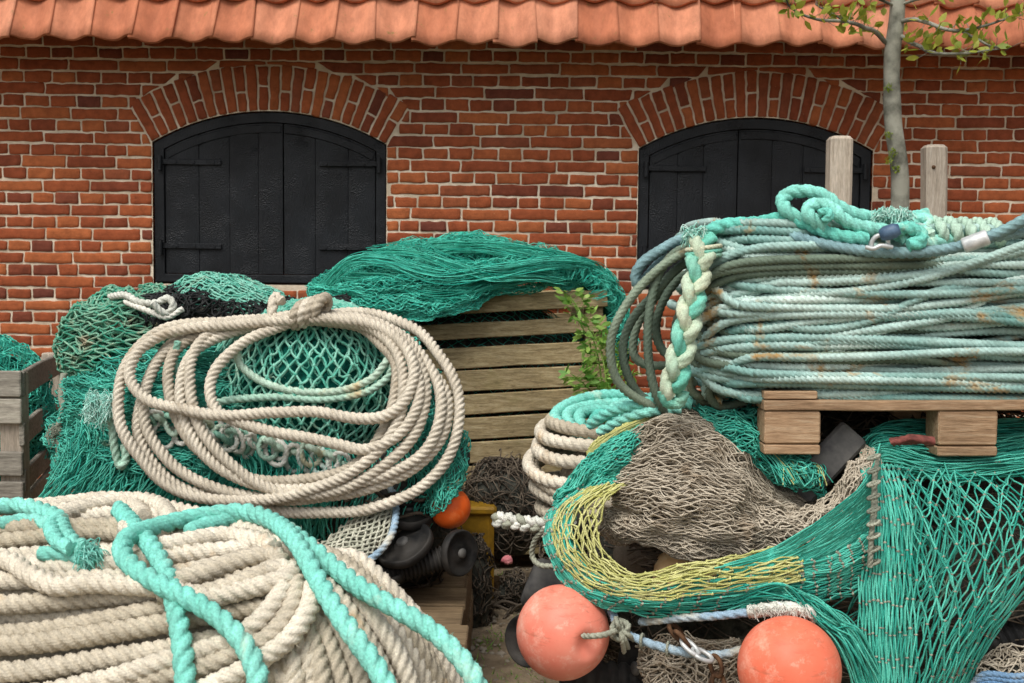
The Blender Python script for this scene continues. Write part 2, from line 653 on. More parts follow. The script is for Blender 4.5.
M['net_mixed'] = fibre_mat('weathered_green_twine', lin(48, 146, 120), lin(140, 186, 160), lin(164, 156, 132), (.52, .62), spec=.3, big=6)
M['net_grey'] = fibre_mat('grey_beige_twine', lin(170, 158, 140), lin(214, 203, 184), lin(146, 126, 102), (.55, .72))
M['net_white'] = fibre_mat('whitish_twine', lin(176, 178, 160), lin(214, 212, 194), lin(120, 140, 120), (.55, .7))
M['net_yellow'] = fibre_mat('yellow_twine', lin(184, 184, 108), lin(216, 214, 150), lin(152, 152, 100), (.6, .75))
M['net_black'] = fibre_mat('black_twine', lin(26, 27, 28), lin(58, 60, 60))
M['net_brown'] = fibre_mat('brown_black_twine', lin(66, 58, 50), lin(122, 110, 96))
M['shade_core_green'] = plain_mat('gap_shade_green', lin(4, 50, 44), lin(16, 92, 80), 40, .9, .6, .01, .1)  # net green darkened: shade of the gaps between twines put into the colour
M['shade_core_grey'] = plain_mat('gap_shade_grey', lin(98, 88, 74), lin(148, 136, 116), 60, .9, .8, .01, .1)  # darker than the grey twine, painting the shade deep in the mesh
M['shade_core_dark'] = plain_mat('gap_shade_dark', lin(44, 46, 42), lin(84, 84, 76), 40, .9, .6, .01, .1)  # dark backing colour that stands in for shade inside the nets
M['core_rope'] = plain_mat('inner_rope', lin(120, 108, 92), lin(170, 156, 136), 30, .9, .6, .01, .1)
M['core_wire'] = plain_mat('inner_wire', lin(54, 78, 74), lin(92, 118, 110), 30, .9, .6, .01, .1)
M['wood_grey'] = wood_mat('weathered_grey_wood', lin(108, 104, 96), lin(160, 155, 144), lin(194, 190, 178))
M['wood_grey_v'] = wood_mat('weathered_upright_wood', lin(158, 146, 130), lin(196, 184, 168), lin(216, 206, 192), (14, 14, 1))
M['wood_crate'] = wood_mat('mossy_crate_wood', lin(116, 102, 76), lin(174, 156, 118), lin(210, 196, 160), (1, 14, 14), lin(130, 122, 74))
M['wood_pallet'] = wood_mat('brown_pallet_wood', lin(128, 102, 78), lin(174, 144, 114), lin(200, 178, 150))
M['wood_old'] = wood_mat('old_pallet_wood', lin(84, 70, 52), lin(122, 104, 80), lin(150, 132, 106))
M['rubber'] = plain_mat('black_rubber', lin(18, 18, 18), lin(66, 62, 57), 9, .7, .6, .005, .3, lo=.4, hi=.75, detail=8)
M['rubber_grey'] = plain_mat('grey_rubber', lin(46, 46, 48), lin(96, 94, 90), 9, .7, .4, .003, .3)
M['metal'] = plain_mat('galvanised_metal', lin(168, 172, 172), lin(214, 216, 214), 30, .45, .2, .002, .5, .3)
M['rust'] = plain_mat('rusty_metal', lin(60, 42, 30), lin(112, 82, 58), 30, .8, .5, .003, .3, .3)
M['black_paint'] = None


def buoy_mat(name, c1, c2, c3):
    mt, nt, bs = newmat(name)
    oc = coord(nt)
    n = noise(nt, 7, 5, .6, oc)
    c = ramp(nt, n, [(.3, c1), (.62, c2)])
    w = ramp(nt, noise(nt, 18, 7, .75, oc), [(.52, (0, 0, 0, 1)), (.7, (.9, .9, .9, 1))])
    c = mix(nt, w, c, c3)
    sc = ramp(nt, noise(nt, 3.2, 6, .75, coord(nt, 'Object', (1, 1, 5))), [(.55, (0, 0, 0, 1)), (.68, (.75, .75, .75, 1))])
    c = mix(nt, sc, c, lin(168, 92, 68))
    gr = ramp(nt, noise(nt, 48, 5, .8, oc), [(.62, (0, 0, 0, 1)), (.72, (.55, .55, .55, 1))])
    c = mix(nt, gr, c, lin(120, 84, 66))
    nt.links.new(c, bs.inputs['Base Color'])
    bs.inputs['Roughness'].default_value = .5
    bs.inputs['Specular IOR Level'].default_value = .35
    bump(nt, bs, noise(nt, 60, 5, .7, oc), .12, .002)
    return mt


M['buoy_pink'] = buoy_mat('faded_pink_orange_plastic', lin(228, 122, 100), lin(234, 146, 124), lin(240, 186, 166))
M['buoy_red'] = buoy_mat('faded_red_orange_plastic', lin(226, 106, 76), lin(230, 126, 98), lin(238, 170, 146))
M['buoy_orange'] = buoy_mat('bright_orange_plastic', lin(228, 88, 24), lin(238, 104, 36), lin(240, 140, 80))
M['buoy_cream'] = buoy_mat('faded_peach_plastic', lin(214, 172, 120), lin(226, 188, 138), lin(232, 204, 160))

# black tarred paint with blistering
mt, nt, bs = newmat('black_tar_paint')
oc = coord(nt)
n = noise(nt, 5, 5, .6, oc)
nt.links.new(ramp(nt, n, [(.35, lin(16, 18, 21)), (.7, lin(29, 32, 36))]), bs.inputs['Base Color'])
bs.inputs['Specular IOR Level'].default_value = .28
nt.links.new(ramp(nt, noise(nt, 9, 4, .6, oc), [(.3, (.34, .34, .34, 1)), (.7, (.62, .62, .62, 1))]), bs.inputs['Roughness'])
bl = nd(nt, 'ShaderNodeTexVoronoi'); bl.inputs['Scale'].default_value = 150
nt.links.new(oc, bl.inputs['Vector'])
mk = ramp(nt, noise(nt, 7, 3, .6, oc), [(.42, (0, 0, 0, 1)), (.7, (1, 1, 1, 1))])
gr = noise(nt, 30, 5, .7, coord(nt, 'Object', (8, 8, .7)))
hh = mix(nt, mk, gr, bl.outputs['Distance'])
bump(nt, bs, hh, .75, .006)
M['black_paint'] = mt

# bricks: one tone per brick (each brick is an island), soot and lime blotches
mt, nt, bs = newmat('red_brick')
oc = coord(nt)
geo = nd(nt, 'ShaderNodeNewGeometry')
c = ramp(nt, geo.outputs['Random Per Island'], [(0, lin(112, 64, 52)), (.07, lin(128, 69, 50)), (.2, lin(146, 77, 50)), (.6, lin(160, 86, 54)), (.92, lin(176, 102, 62)), (1, lin(136, 76, 56))])
n = noise(nt, 24, 6, .7, oc)
c = mix(nt, .7, c, ramp(nt, n, [(.3, (.52, .5, .5, 1)), (.68, (1.22, 1.2, 1.2, 1))]), 'MULTIPLY')
n4 = noise(nt, 2.3, 4, .6, oc)
c = mix(nt, .5, c, ramp(nt, n4, [(.35, (.66, .64, .66, 1)), (.65, (1.12, 1.12, 1.1, 1))]), 'MULTIPLY')
n5 = ramp(nt, noise(nt, 60, 4, .7, oc), [(.66, (0, 0, 0, 1)), (.78, (.6, .6, .6, 1))])
c = mix(nt, n5, c, lin(196, 150, 120))
nt.links.new(c, bs.inputs['Base Color'])
bs.inputs['Roughness'].default_value = .9
bs.inputs['Specular IOR Level'].default_value = .15
bump(nt, bs, noise(nt, 90, 6, .75, oc), .7, .006)
M['brick'] = mt
M['mortar'] = plain_mat('lime_mortar', lin(186, 168, 144), lin(228, 214, 192), 9, .95, .7, .006, .1, bscale=120, detail=6)

# clay roof tiles
mt, nt, bs = newmat('clay_tile')
oc = coord(nt)
geo = nd(nt, 'ShaderNodeNewGeometry')
c = ramp(nt, geo.outputs['Random Per Island'], [(0, lin(180, 110, 80)), (.5, lin(198, 128, 96)), (1, lin(210, 146, 116))])
n = noise(nt, 9, 7, .72, coord(nt, 'Object', (1.5, .7, .7)))
c = mix(nt, .8, c, ramp(nt, n, [(.3, (.5, .47, .46, 1)), (.65, (1.1, 1.1, 1.08, 1))]), 'MULTIPLY')
lich = ramp(nt, noise(nt, 22, 6, .75, oc), [(.62, (0, 0, 0, 1)), (.7, (.75, .75, .75, 1))])
c = mix(nt, lich, c, lin(120, 116, 66))
nt.links.new(c, bs.inputs['Base Color'])
bs.inputs['Roughness'].default_value = .8
bs.inputs['Specular IOR Level'].default_value = .2
bump(nt, bs, noise(nt, 50, 5, .7, oc), .4, .004)
M['tile'] = mt
M['soil'] = plain_mat('sandy_soil', lin(112, 98, 80), lin(172, 154, 128), 6, .95, .9, .012, .1, bscale=60, detail=8)
M['stone'] = plain_mat('pebble_stone', lin(104, 96, 84), lin(168, 158, 142), 3, .9, .4, .003, .2)
M['bark'] = plain_mat('grey_bark', lin(84, 84, 74), lin(146, 145, 132), 9, .9, .6, .006, .2, detail=8, lo=.38, hi=.6)
M['moss'] = plain_mat('green_moss', lin(92, 112, 28), lin(140, 158, 50), 60, .95, .8, .006, .1)
M['yellow_plastic'] = plain_mat('yellow_plastic', lin(104, 80, 24), lin(176, 132, 28), 9, .6, .3, .003, .3)
M['pink'] = plain_mat('pink_plastic', lin(220, 120, 130), lin(236, 160, 160), 30, .5, .2, .002, .4)
M['scrap_red'] = plain_mat('faded_red_cloth', lin(92, 52, 48), lin(136, 78, 70), 40, .9, .5, .004, .2)


def leaf_mat(name, c1, c2):
    mt, nt, bs = newmat(name)
    c = ramp(nt, varia(nt), [(0, c1), (1, c2)])
    nt.links.new(c, bs.inputs['Base Color'])
    bs.inputs['Roughness'].default_value = .55
    tr = nd(nt, 'ShaderNodeBsdfTranslucent')
    nt.links.new(c, tr.inputs[0])
    ms = nd(nt, 'ShaderNodeMixShader'); ms.inputs[0].default_value = .35
    out = [n_ for n_ in nt.nodes if n_.type == 'OUTPUT_MATERIAL'][0]
    nt.links.new(bs.outputs[0], ms.inputs[1]); nt.links.new(tr.outputs[0], ms.inputs[2])
    nt.links.new(ms.outputs[0], out.inputs[0])
    return mt


M['leaf'] = leaf_mat('young_leaf', lin(120, 138, 40), lin(176, 178, 72))
M['weed'] = leaf_mat('weed_leaf', lin(92, 146, 56), lin(164, 196, 96))

#@@SETTING
# ------------------------------------------------------------------ ground
mb = MB()
g = np.concatenate([np.linspace(-60, -4, 12), np.linspace(-3.6, 3.6, 60), np.linspace(4, 60, 12)])
X, Y = np.meshgrid(g, g + 3, indexing='ij')
Z = .012 * fbm(np.stack([X * 2.2, Y * 2.2, X * 0], -1), 4, 4)
Z = np.where((np.abs(X) < 4) & (np.abs(Y - 3) < 4), Z, -.005)
n_ = len(g)
V = np.stack([X, Y, Z], -1).reshape(-1, 3)
i, j = np.meshgrid(np.arange(n_ - 1), np.arange(n_ - 1), indexing='ij')
a = (i * n_ + j).ravel()
mb.add(V, np.stack([a, a + n_, a + n_ + 1, a + 1], -1), 0)
tag(mb.build('ground', M['soil']), 'sandy bare soil of the yard', 'ground', kind='structure')

mb = MB()
ico = np.array([[1, 0, 0], [-1, 0, 0], [0, 1, 0], [0, -1, 0], [0, 0, 1], [0, 0, -1], [.6, .6, .55], [-.6, .6, .55], [.6, -.6, .55], [-.6, -.6, .55]], float)
f_oct = np.array([[0, 6, 8], [6, 2, 7], [7, 1, 9], [9, 3, 8], [6, 7, 4], [7, 9, 4], [9, 8, 4], [8, 6, 4], [0, 2, 6], [2, 1, 7], [1, 3, 9], [3, 0, 8]])
for _ in range(2600):
    x, y = rng.uniform(-.7, .5), rng.uniform(2.6, 5.4)
    s = .003 + .011 * rng.random() ** 4
    mb.add(ico * np.array([s * rng.uniform(.8, 1.6), s * rng.uniform(.8, 1.6), s * .7]) + [x, y, .004], f_oct, 0, True)
tag(mb.build('gravel', M['stone']), 'small loose pebbles scattered over the soil between the piles', 'gravel', kind='stuff')

mb = MB()
for _ in range(420):
    k = rng.integers(0, 9)
    cx, cy = [(-.08, 3.9), (.0, 4.0), (-.18, 4.2), (.06, 3.7), (-.02, 4.5), (-.15, 3.7), (.1, 4.2), (-.05, 4.8), (.02, 3.55)][k]
    x, y = cx + rng.normal(0, .04), cy + rng.normal(0, .05)
    h = rng.uniform(.01, .03)
    b = np.array([x, y, .0])
    t = b + [rng.normal(0, .015), rng.normal(0, .015), h]
    w = nrm(rng.normal(0, 1, 3)) * .003
    mb.add(np.array([b - w, b + w, t]), np.array([[0, 1, 2]]), 0)
tag(mb.build('grass', M['weed']), 'tiny sparse grass and moss on the bare soil', 'grass', kind='stuff')

# ------------------------------------------------------------------ brick building
WY = 5.5
SC = 200.0
bz = lambda px, py: P(px, py, WY)
bld = empty('brick_building', (0, WY + .3, 0), 'long red brick shed with black arched shutters and an orange pantile roof', 'building')
CH, BH, HP = .0594, .0500, .1216         # course height, brick height, header pitch
zref = bz(70, 149.5)[2] - BH / 2
# windows: centre x, spring z, half width, rise, sill z
wins = []
for (xl, xr, ya, ys) in ((152, 386, 111, 284), (640, 874, 117.5, 290)):
    xc = (xl + xr) / 2
    c = bz(xc, ya)
    hw = (bz(xr, 200)[0] - bz(xl, 200)[0]) / 2
    rise = .158
    Rr = (hw * hw + rise * rise) / (2 * rise)
    wins.append(dict(x=c[0], top=c[2], hw=hw, R=Rr, cz=c[2] - Rr, half=math.asin(hw / Rr), spring=c[2] - rise, sill=bz(xc, ys)[2]))
TH = .222


def region(z, w, pad=.006):
    """half width of (arch + opening) at height z, or None"""
    Ro = w['R'] + TH + pad
    if z <= w['sill'] - .001: return None
    if z < w['spring']: return w['hw'] + .004
    zo = w['cz'] + Ro * math.cos(w['half'])
    if z < zo:
        return (z - w['cz']) * math.tan(w['half']) + pad
    dz = z - w['cz']
    if dz >= Ro: return None
    return math.sqrt(Ro * Ro - dz * dz)


def brick_mesh(mb, q, depth=.05, y0=WY, seed=0):
    """q: 4 corners (x,z) bl, br, tr, tl; rounded uneven brick face"""
    q = np.array(q, float)
    wid = np.linalg.norm(q[1] - q[0]); hei = np.linalg.norm(q[3] - q[0])
    L, S_ = max(wid, hei), min(wid, hei)
    nx = 3 + int(wid / .03); nz = 3 + int(hei / .03)
    def ax(n, l):
        b = min(.0034 / l, .2)
        return np.concatenate([[0, b], np.linspace(b, 1 - b, n)[1:-1], [1 - b, 1]])
    us, vs = ax(nx, wid), ax(nz, hei)
    U, Vv = np.meshgrid(us, vs, indexing='ij')
    c = (1 - U)[..., None] * (1 - Vv)[..., None] * q[0] + U[..., None] * (1 - Vv)[..., None] * q[1] + U[..., None] * Vv[..., None] * q[2] + (1 - U)[..., None] * Vv[..., None] * q[3]
    edge = (U == 0) | (U == 1) | (Vv == 0) | (Vv == 1)
    corner = ((U == 0) | (U == 1)) & ((Vv == 0) | (Vv == 1))
    p = np.stack([c[..., 0], np.full(U.shape, y0), c[..., 1]], -1)
    t = random.uniform(-.0025, .001)
    q_ = random.gauss(0, .008)
    p[..., 2] += (p[..., 0] - p[..., 0].mean()) * q_
    p[..., 1] += t + edge * .003 + .0018 * vn(p * 60, 3)
    cen = p.reshape(-1, 3).mean(0)
    p[corner] += (cen - p[corner]) * np.array([min(.09, .0045 / (wid / 2)), 0, min(.1, .0045 / (hei / 2))])
    w = v3(p * 34, 8)
    w2 = v3(p * 110, 18)
    p[..., 0] += w[..., 0] * .003 + edge * w2[..., 0] * .0016
    p[..., 2] += w[..., 2] * .003 + edge * w2[..., 2] * .0016
    A, B = U.shape
    idx = np.arange(A * B).reshape(A, B)
    f = np.stack([idx[:-1, :-1], idx[1:, :-1], idx[1:, 1:], idx[:-1, 1:]], -1).reshape(-1, 4)
    ringi = np.concatenate([idx[:-1, 0], idx[-1, :-1], idx[:0:-1, -1], idx[0, :0:-1]])
    V = p.reshape(-1, 3)
    back = V[ringi].copy(); back[:, 1] = y0 + depth
    k = len(ringi)
    a = np.arange(k)
    f2 = np.stack([ringi[a], A * B + a, A * B + (a + 1) % k, ringi[(a + 1) % k]], -1)
    VV = np.concatenate([V, back])
    mb.add(VV, f, 0, True)
    mb.n -= 0
    base = mb.n - len(VV)
    mb.Fs.append(f2 + base); mb.M.append(np.zeros(len(f2))); mb.S.append(np.ones(len(f2), bool))


mb = MB()
XMIN, XMAX = -4.4, 4.4
ztop = bz(512, 30)[2] + .1
k0 = -int((zref) / CH) - 1
k1 = int((ztop - zref) / CH) + 1
xh = bz(4.7, 149.5)[0]
for k in range(k0, k1 + 1):
    z0 = zref + k * CH
    header = k % 2 == 0
    pitch = HP if header else 2 * HP
    ph = xh if header else xh + HP * .5 + (HP if (k // 2) % 2 == 0 else 0) + HP * .1
    x = ph + math.floor((XMIN - ph) / pitch) * pitch
    edges = []
    drift = 0
    while x < XMAX:
        edges.append(x + random.uniform(-.011, .011) + .02 * float(vn(np.array([x * .8, k * 3.3, 0]), 9)))
        x += pitch
    for e0, e1 in zip(edges[:-1], edges[1:]):
        jt = .0046
        zb, zt = z0 + random.uniform(-.003, .003), z0 + BH + random.uniform(-.0035, .0035)
        sag = .004 * float(vn(np.array([e0 * 1.5, z0 * 2, 1]), 2))
        zb += sag; zt += sag
        a0, a1 = e0 + jt, e1 - jt
        qs = [[a0, a1, a1, a0]]
        drop = False
        qz = None
        for w in wins:
            Ro_ = w['R'] + TH + .008
            def za(x): return w['cz'] + math.sqrt(max(0, Ro_ ** 2 - (x - w['x']) ** 2))
            if abs((a0 + a1) / 2 - w['x']) < .66 and min(za(a0), za(a1)) > zb - .001 and max(za(a0), za(a1)) < zt - .01 and za(min(max(w['x'], a0), a1)) < zt - .006:
                qz = (max(zb, za(a0)), max(zb, za(a1)))
        if qz:
            brick_mesh(mb, [(a0, qz[0]), (a1, qz[1]), (a1, zt), (a0, zt)])
            continue
        for w in wins:
            hb, ht = region(zb, w), region(zt, w)
            if hb is None and ht is None: continue
            hb = hb if hb is not None else (ht if zb < w['spring'] else 0)
            ht = ht if ht is not None else 0
            new = []
            for (bl, br, tr, tl) in qs:
                # left piece
                lb, lt = min(br, w['x'] - hb), min(tr, w['x'] - ht)
                if lb - bl > .02 or lt - tl > .02: new.append([bl, max(lb, bl + .004), max(lt, tl + .004), tl])
                rb, rtt = max(bl, w['x'] + hb), max(tl, w['x'] + ht)
                if br - rb > .02 or tr - rtt > .02: new.append([min(rb, br - .004), br, tr, min(rtt, tr - .004)])
            qs = new
        for (bl, br, tr, tl) in qs:
            brick_mesh(mb, [(bl, zb), (br, zb), (tr, zt), (tl, zt)])
wall = mb.build('brick_wall', M['brick'], bld)
for w in wins:
    mb = MB()
    n = 24
    da = 2 * w['half'] / n
    for i in range(n):
        a0, a1 = -w['half'] + i * da, -w['half'] + (i + 1) * da
        g0 = .005 / w['R']
        def pt(a, r): return (w['x'] + r * math.sin(a), w['cz'] + r * math.cos(a))
        r0, r1 = w['R'] + .002 + random.uniform(0, .004), w['R'] + TH + random.uniform(-.006, .006)
        if i % 2 == 0:
            segs = [(r0, r1)]
        else:
            s = w['R'] + (.122 if (i // 2) % 2 else .098) + random.uniform(-.008, .008)
            segs = [(r0, s - .005), (s + .005, r1)]
        for (ra, rb) in segs:
            brick_mesh(mb, [pt(a0 + g0, ra), pt(a1 - g0, ra), pt(a1 - g0, rb), pt(a0 + g0, rb)], .07, WY - .002)
    mb.build('brick_arch', M['brick'], bld)
# mortar bed with the two openings left out
mb = MB()
xs = set(np.arange(XMIN, XMAX + .01, .05))
for w in wins:
    xs = {x for x in xs if not (w['x'] - w['hw'] - .02 < x < w['x'] + w['hw'] + .02)}
    xs |= set(np.linspace(w['x'] - w['hw'], w['x'] + w['hw'], 40))
xs = sorted(xs)
ym = WY + .0052
def arcz(x, w):
    d = min(abs(x - w['x']), w['hw'])
    return w['cz'] + math.sqrt(w['R'] ** 2 - d * d)
for x0, x1 in zip(xs[:-1], xs[1:]):
    ww = None
    for w in wins:
        if x0 >= w['x'] - w['hw'] - 1e-6 and x1 <= w['x'] + w['hw'] + 1e-6: ww = w
    spans = [(-.1, -.1, ztop + .1, ztop + .1)] if ww is None else [(-.1, -.1, ww['sill'] - .004, ww['sill'] - .004), (arcz(x0, ww) + .001, arcz(x1, ww) + .001, ztop + .1, ztop + .1)]
    for (b0, b1, t1, t0) in spans:
        nz = max(1, int((t1 - b0) / .08))
        q = np.linspace(0, 1, nz + 1)
        V = np.concatenate([np.stack([np.full(nz + 1, x0), np.full(nz + 1, ym), b0 + (t0 - b0) * q], -1), np.stack([np.full(nz + 1, x1), np.full(nz + 1, ym), b1 + (t1 - b1) * q], -1)])
        V[:, 1] += .0012 * vn(V * 23, 5)
        a = np.arange(nz)
        mb.add(V, np.stack([a, a + nz + 1, a + nz + 2, a + 1], -1), 0)
# body of the wall behind, closing the building
box(mb, (XMIN, WY + .22, -.1), (XMAX, WY + .3, ztop + .1), 0, .001)
box(mb, (XMIN, WY + .006, -.1), (XMIN + .05, WY + .22, ztop), 0, .001)
box(mb, (XMAX - .05, WY + .006, -.1), (XMAX, WY + .22, ztop), 0, .001)
mb.build('mortar', M['mortar'], bld)

# shutters
for wi, w in enumerate(wins):
    yb = WY + .022
    # arched frame
    mb = MB()
    fwid = .05
    pts_o, pts_i = [], []
    N_ = 30
    hw, R_ = w['hw'] - .004, w['R'] - .004
    outer = [(w['x'] - hw, w['sill'] + .002)] + [(w['x'] + hw * t, w['cz'] + math.sqrt(R_ ** 2 - (hw * t) ** 2)) for t in np.linspace(-1, 1, N_)] + [(w['x'] + hw, w['sill'] + .002)]
    hi, Ri = hw - fwid, R_ - fwid
    inner = [(w['x'] - hi, w['sill'] + .045)] + [(w['x'] + hi * t, w['cz'] + math.sqrt(Ri ** 2 - (hi * t) ** 2)) for t in np.linspace(-1, 1, N_)] + [(w['x'] + hi, w['sill'] + .045)]
    o_, i_ = np.array(outer), np.array(inner)
    n = len(o_)
    yf, ybk = yb - .005, yb + .05
    bv = .003
    ce = o_.mean(0)
    o2 = o_ + nrm(ce - o_) * bv; i2 = i_ - nrm(ce - i_) * bv
    ring = np.stack([np.stack([o_[:, 0], np.full(n, ybk), o_[:, 1]], -1), np.stack([o_[:, 0], np.full(n, yf + bv), o_[:, 1]], -1), np.stack([o2[:, 0], np.full(n, yf), o2[:, 1]], -1),
                     np.stack([i2[:, 0], np.full(n, yf), i2[:, 1]], -1), np.stack([i_[:, 0], np.full(n, yf + bv), i_[:, 1]], -1), np.stack([i_[:, 0], np.full(n, ybk), i_[:, 1]], -1)], 1)
    mb.add(ring, ringfaces(n, 6), 0, False)
    mb.add(ring.reshape(-1, 3), np.array([[(n - 1) * 6 + q for q in range(6)]]), 0, False)
    box(mb, (w['x'] - hw + .001, yf + .001, w['sill'] + .003), (w['x'] + hw - .001, ybk, w['sill'] + .046), 0, .005)
    mb.build('window_frame', M['black_paint'], bld)
    split = w['x'] + (.065 if wi == 0 else -.085)
    for side in (-1, 1):
        sh = None
        mb = MB()
        xa, xb = (w['x'] - hi + .004, split - .002) if side < 0 else (split + .002, w['x'] + hi - .004)
        nb = 4 if (xb - xa) > .5 else 3
        cuts = np.linspace(xa, xb, nb + 1)
        cuts[1:-1] += np.array([random.uniform(-.03, .03) for _ in range(nb - 1)])
        for q, (c0, c1) in enumerate(zip(cuts[:-1], cuts[1:])):
            dy = random.uniform(-.002, .002)
            m_ = 8
            xs_ = np.linspace(c0 + .0012, c1 - .0012, m_)
            zt_ = w['cz'] + np.sqrt((Ri - .004) ** 2 - (np.clip(xs_ - w['x'], -hi, hi)) ** 2)
            zb_ = w['sill'] + .05
            V = []
            yy = np.full(m_, yb + dy); yy[0] += .004; yy[-1] += .004
            nz = 14
            for t in np.linspace(0, 1, nz):
                V.append(np.stack([xs_, yy, zb_ + (zt_ - zb_) * t], -1))
            V = np.array(V)
            V[..., 1] += .0014 * vn(V * np.array([40, 0, 6]) + q * 7, 4)
            ff = np.stack([np.arange(m_ - 1), np.arange(1, m_), np.arange(1, m_) + m_, np.arange(m_ - 1) + m_], -1)
            ff = np.concatenate([ff + r_ * m_ for r_ in range(nz - 1)])
            mb.add(V, ff, 0, True)
            bk = V.copy(); bk[..., 1] = yb + .035
            # plank edges
            for e in (0, m_ - 1):
                s_ = np.concatenate([V[:, e], bk[:, e]])
                a = np.arange(nz - 1)
                mb.add(s_, np.stack([a, a + nz, a + nz + 1, a + 1], -1) if e == 0 else np.stack([a + 1, a + nz + 1, a + nz, a], -1), 0, False)
        sh = mb.build('shutter', M['black_paint'], bld)
        # raised rim following the arch inside the leaf
        mb = MB()
        tt = np.linspace(xa + .01, xb - .01, 14)
        rp = np.stack([tt, np.full(14, yb - .004), w['cz'] + np.sqrt((Ri - .03) ** 2 - (tt - w['x']) ** 2)], -1)
        T_, _, _ = frames(rp)
        nn = np.stack([-T_[:, 2], T_[:, 1] * 0, T_[:, 0]], -1)
        V = np.stack([rp - nn * .022 + [0, .006, 0], rp - nn * .018 - [0, .001, 0], rp + nn * .016 - [0, .001, 0], rp + nn * .02 + [0, .006, 0]], 1)
        mb.add(V, ringfaces(14, 4), 0, False)
        mb.build('top_rail', M['black_paint'], sh)
        for zz in (w['spring'] - .115 + .02, w['sill'] + .185):
            mb = MB()
            L_ = min(.3, (xb - xa) * .75)
            xo = xa - .02 if side < 0 else xb + .02
            xi = xo + L_ * (1 if side < 0 else -1)
            lo, hi2 = min(xo, xi), max(xo, xi)
            box(mb, (lo, yb - .012, zz - .014), (hi2, yb - .003, zz + .014), 0, .003, rough=.0015)
            hx = xo
            tube(mb, np.array([(hx, yb - .022, zz - .045), (hx, yb - .022, zz + .03)]), .011, 10)
            for q in (.25, .55, .88):
                tube(mb, np.array([(hx + (xi - hx) * q, yb - .017, zz), (hx + (xi - hx) * q, yb - .008, zz)]), .007, 8)
            mb.build('strap_hinge', M['black_paint'], sh)
# inside of window is closed by the shutters; dark back board
# roof of pantiles
mb = MB()
eave = P(512, 47, WY - .36)
slope = R(69)
TP, ROWL = .185, .224
nx, ny = 15, 5
for row in range(5):
    for c in range(-24, 24):
        u = np.linspace(0, 1, nx)
        x0 = c * TP + .085
        wv = 1.1 * u
        prof = .019 * (1 + np.cos(2 * math.pi * (wv - .04))) - .010 + .011 * np.clip((u - .7) / .3, 0, 1) ** 1.5
        s = np.linspace(0, 1, ny)
        tiltx, dy, dz = random.uniform(-.012, .012), random.uniform(-.012, .012), random.uniform(-.004, .004)
        Ln = ROWL * 1.18
        V = np.zeros((ny, nx, 3))
        sx = x0 + wv * TP + random.uniform(-.004, .004)
        for a_ in range(ny):
            al = row * ROWL + s[a_] * Ln + dy
            h = prof + .03 * (1 - s[a_]) + dz + tiltx * (u - .5) * .3
            V[a_, :, 0] = sx + tiltx * s[a_]
            V[a_, :, 1] = eave[1] + al * math.cos(slope) - h * math.sin(slope)
            V[a_, :, 2] = eave[2] + al * math.sin(slope) + h * math.cos(slope)
        V[0, :, 2] += .003 * vn(V[0] * 30, 2)
        th = np.array([0, math.sin(slope), -math.cos(slope)]) * .014
        Bk = V + th
        VV = np.concatenate([V.reshape(-1, 3), Bk.reshape(-1, 3)])
        n0 = ny * nx
        ids = np.arange(n0).reshape(ny, nx)
        f = np.stack([ids[:-1, :-1], ids[:-1, 1:], ids[1:, 1:], ids[1:, :-1]], -1).reshape(-1, 4)
        fr = np.stack([ids[0, :-1], ids[0, :-1] + n0, ids[0, 1:] + n0, ids[0, 1:]], -1)
        sl = np.stack([ids[:-1, 0], ids[1:, 0], ids[1:, 0] + n0, ids[:-1, 0] + n0], -1)
        sr = np.stack([ids[:-1, -1], ids[:-1, -1] + n0, ids[1:, -1] + n0, ids[1:, -1]], -1)
        mb.add(VV, np.concatenate([f, (f + n0)[:, ::-1], sl, sr]), 0, True)
        base = mb.n
        mb.Fs.append(fr + base - len(VV)); mb.M.append(np.zeros(len(fr))); mb.S.append(np.zeros(len(fr), bool))
roof = mb.build('tile_roof', M['tile'], bld)
mb = MB()   # boarding under the tiles
p0, p1 = eave + np.array([0, .16, .11]), eave + np.array([0, .16, .11]) + np.array([0, math.cos(slope), math.sin(slope)]) * 1.9
nn = np.array([0, math.sin(slope), -math.cos(slope)]) * .02
V = np.array([[XMIN, *p0[1:]], [XMAX, *p0[1:]], [XMAX, *p1[1:]], [XMIN, *p1[1:]]])
V = np.concatenate([V, V + nn])
mb.add(V, np.array([[0, 1, 2, 3], [7, 6, 5, 4], [0, 4, 5, 1], [1, 5, 6, 2], [2, 6, 7, 3], [3, 7, 4, 0]]), 0, False)
mb.build('roof_boarding', M['wood_old'], roof)

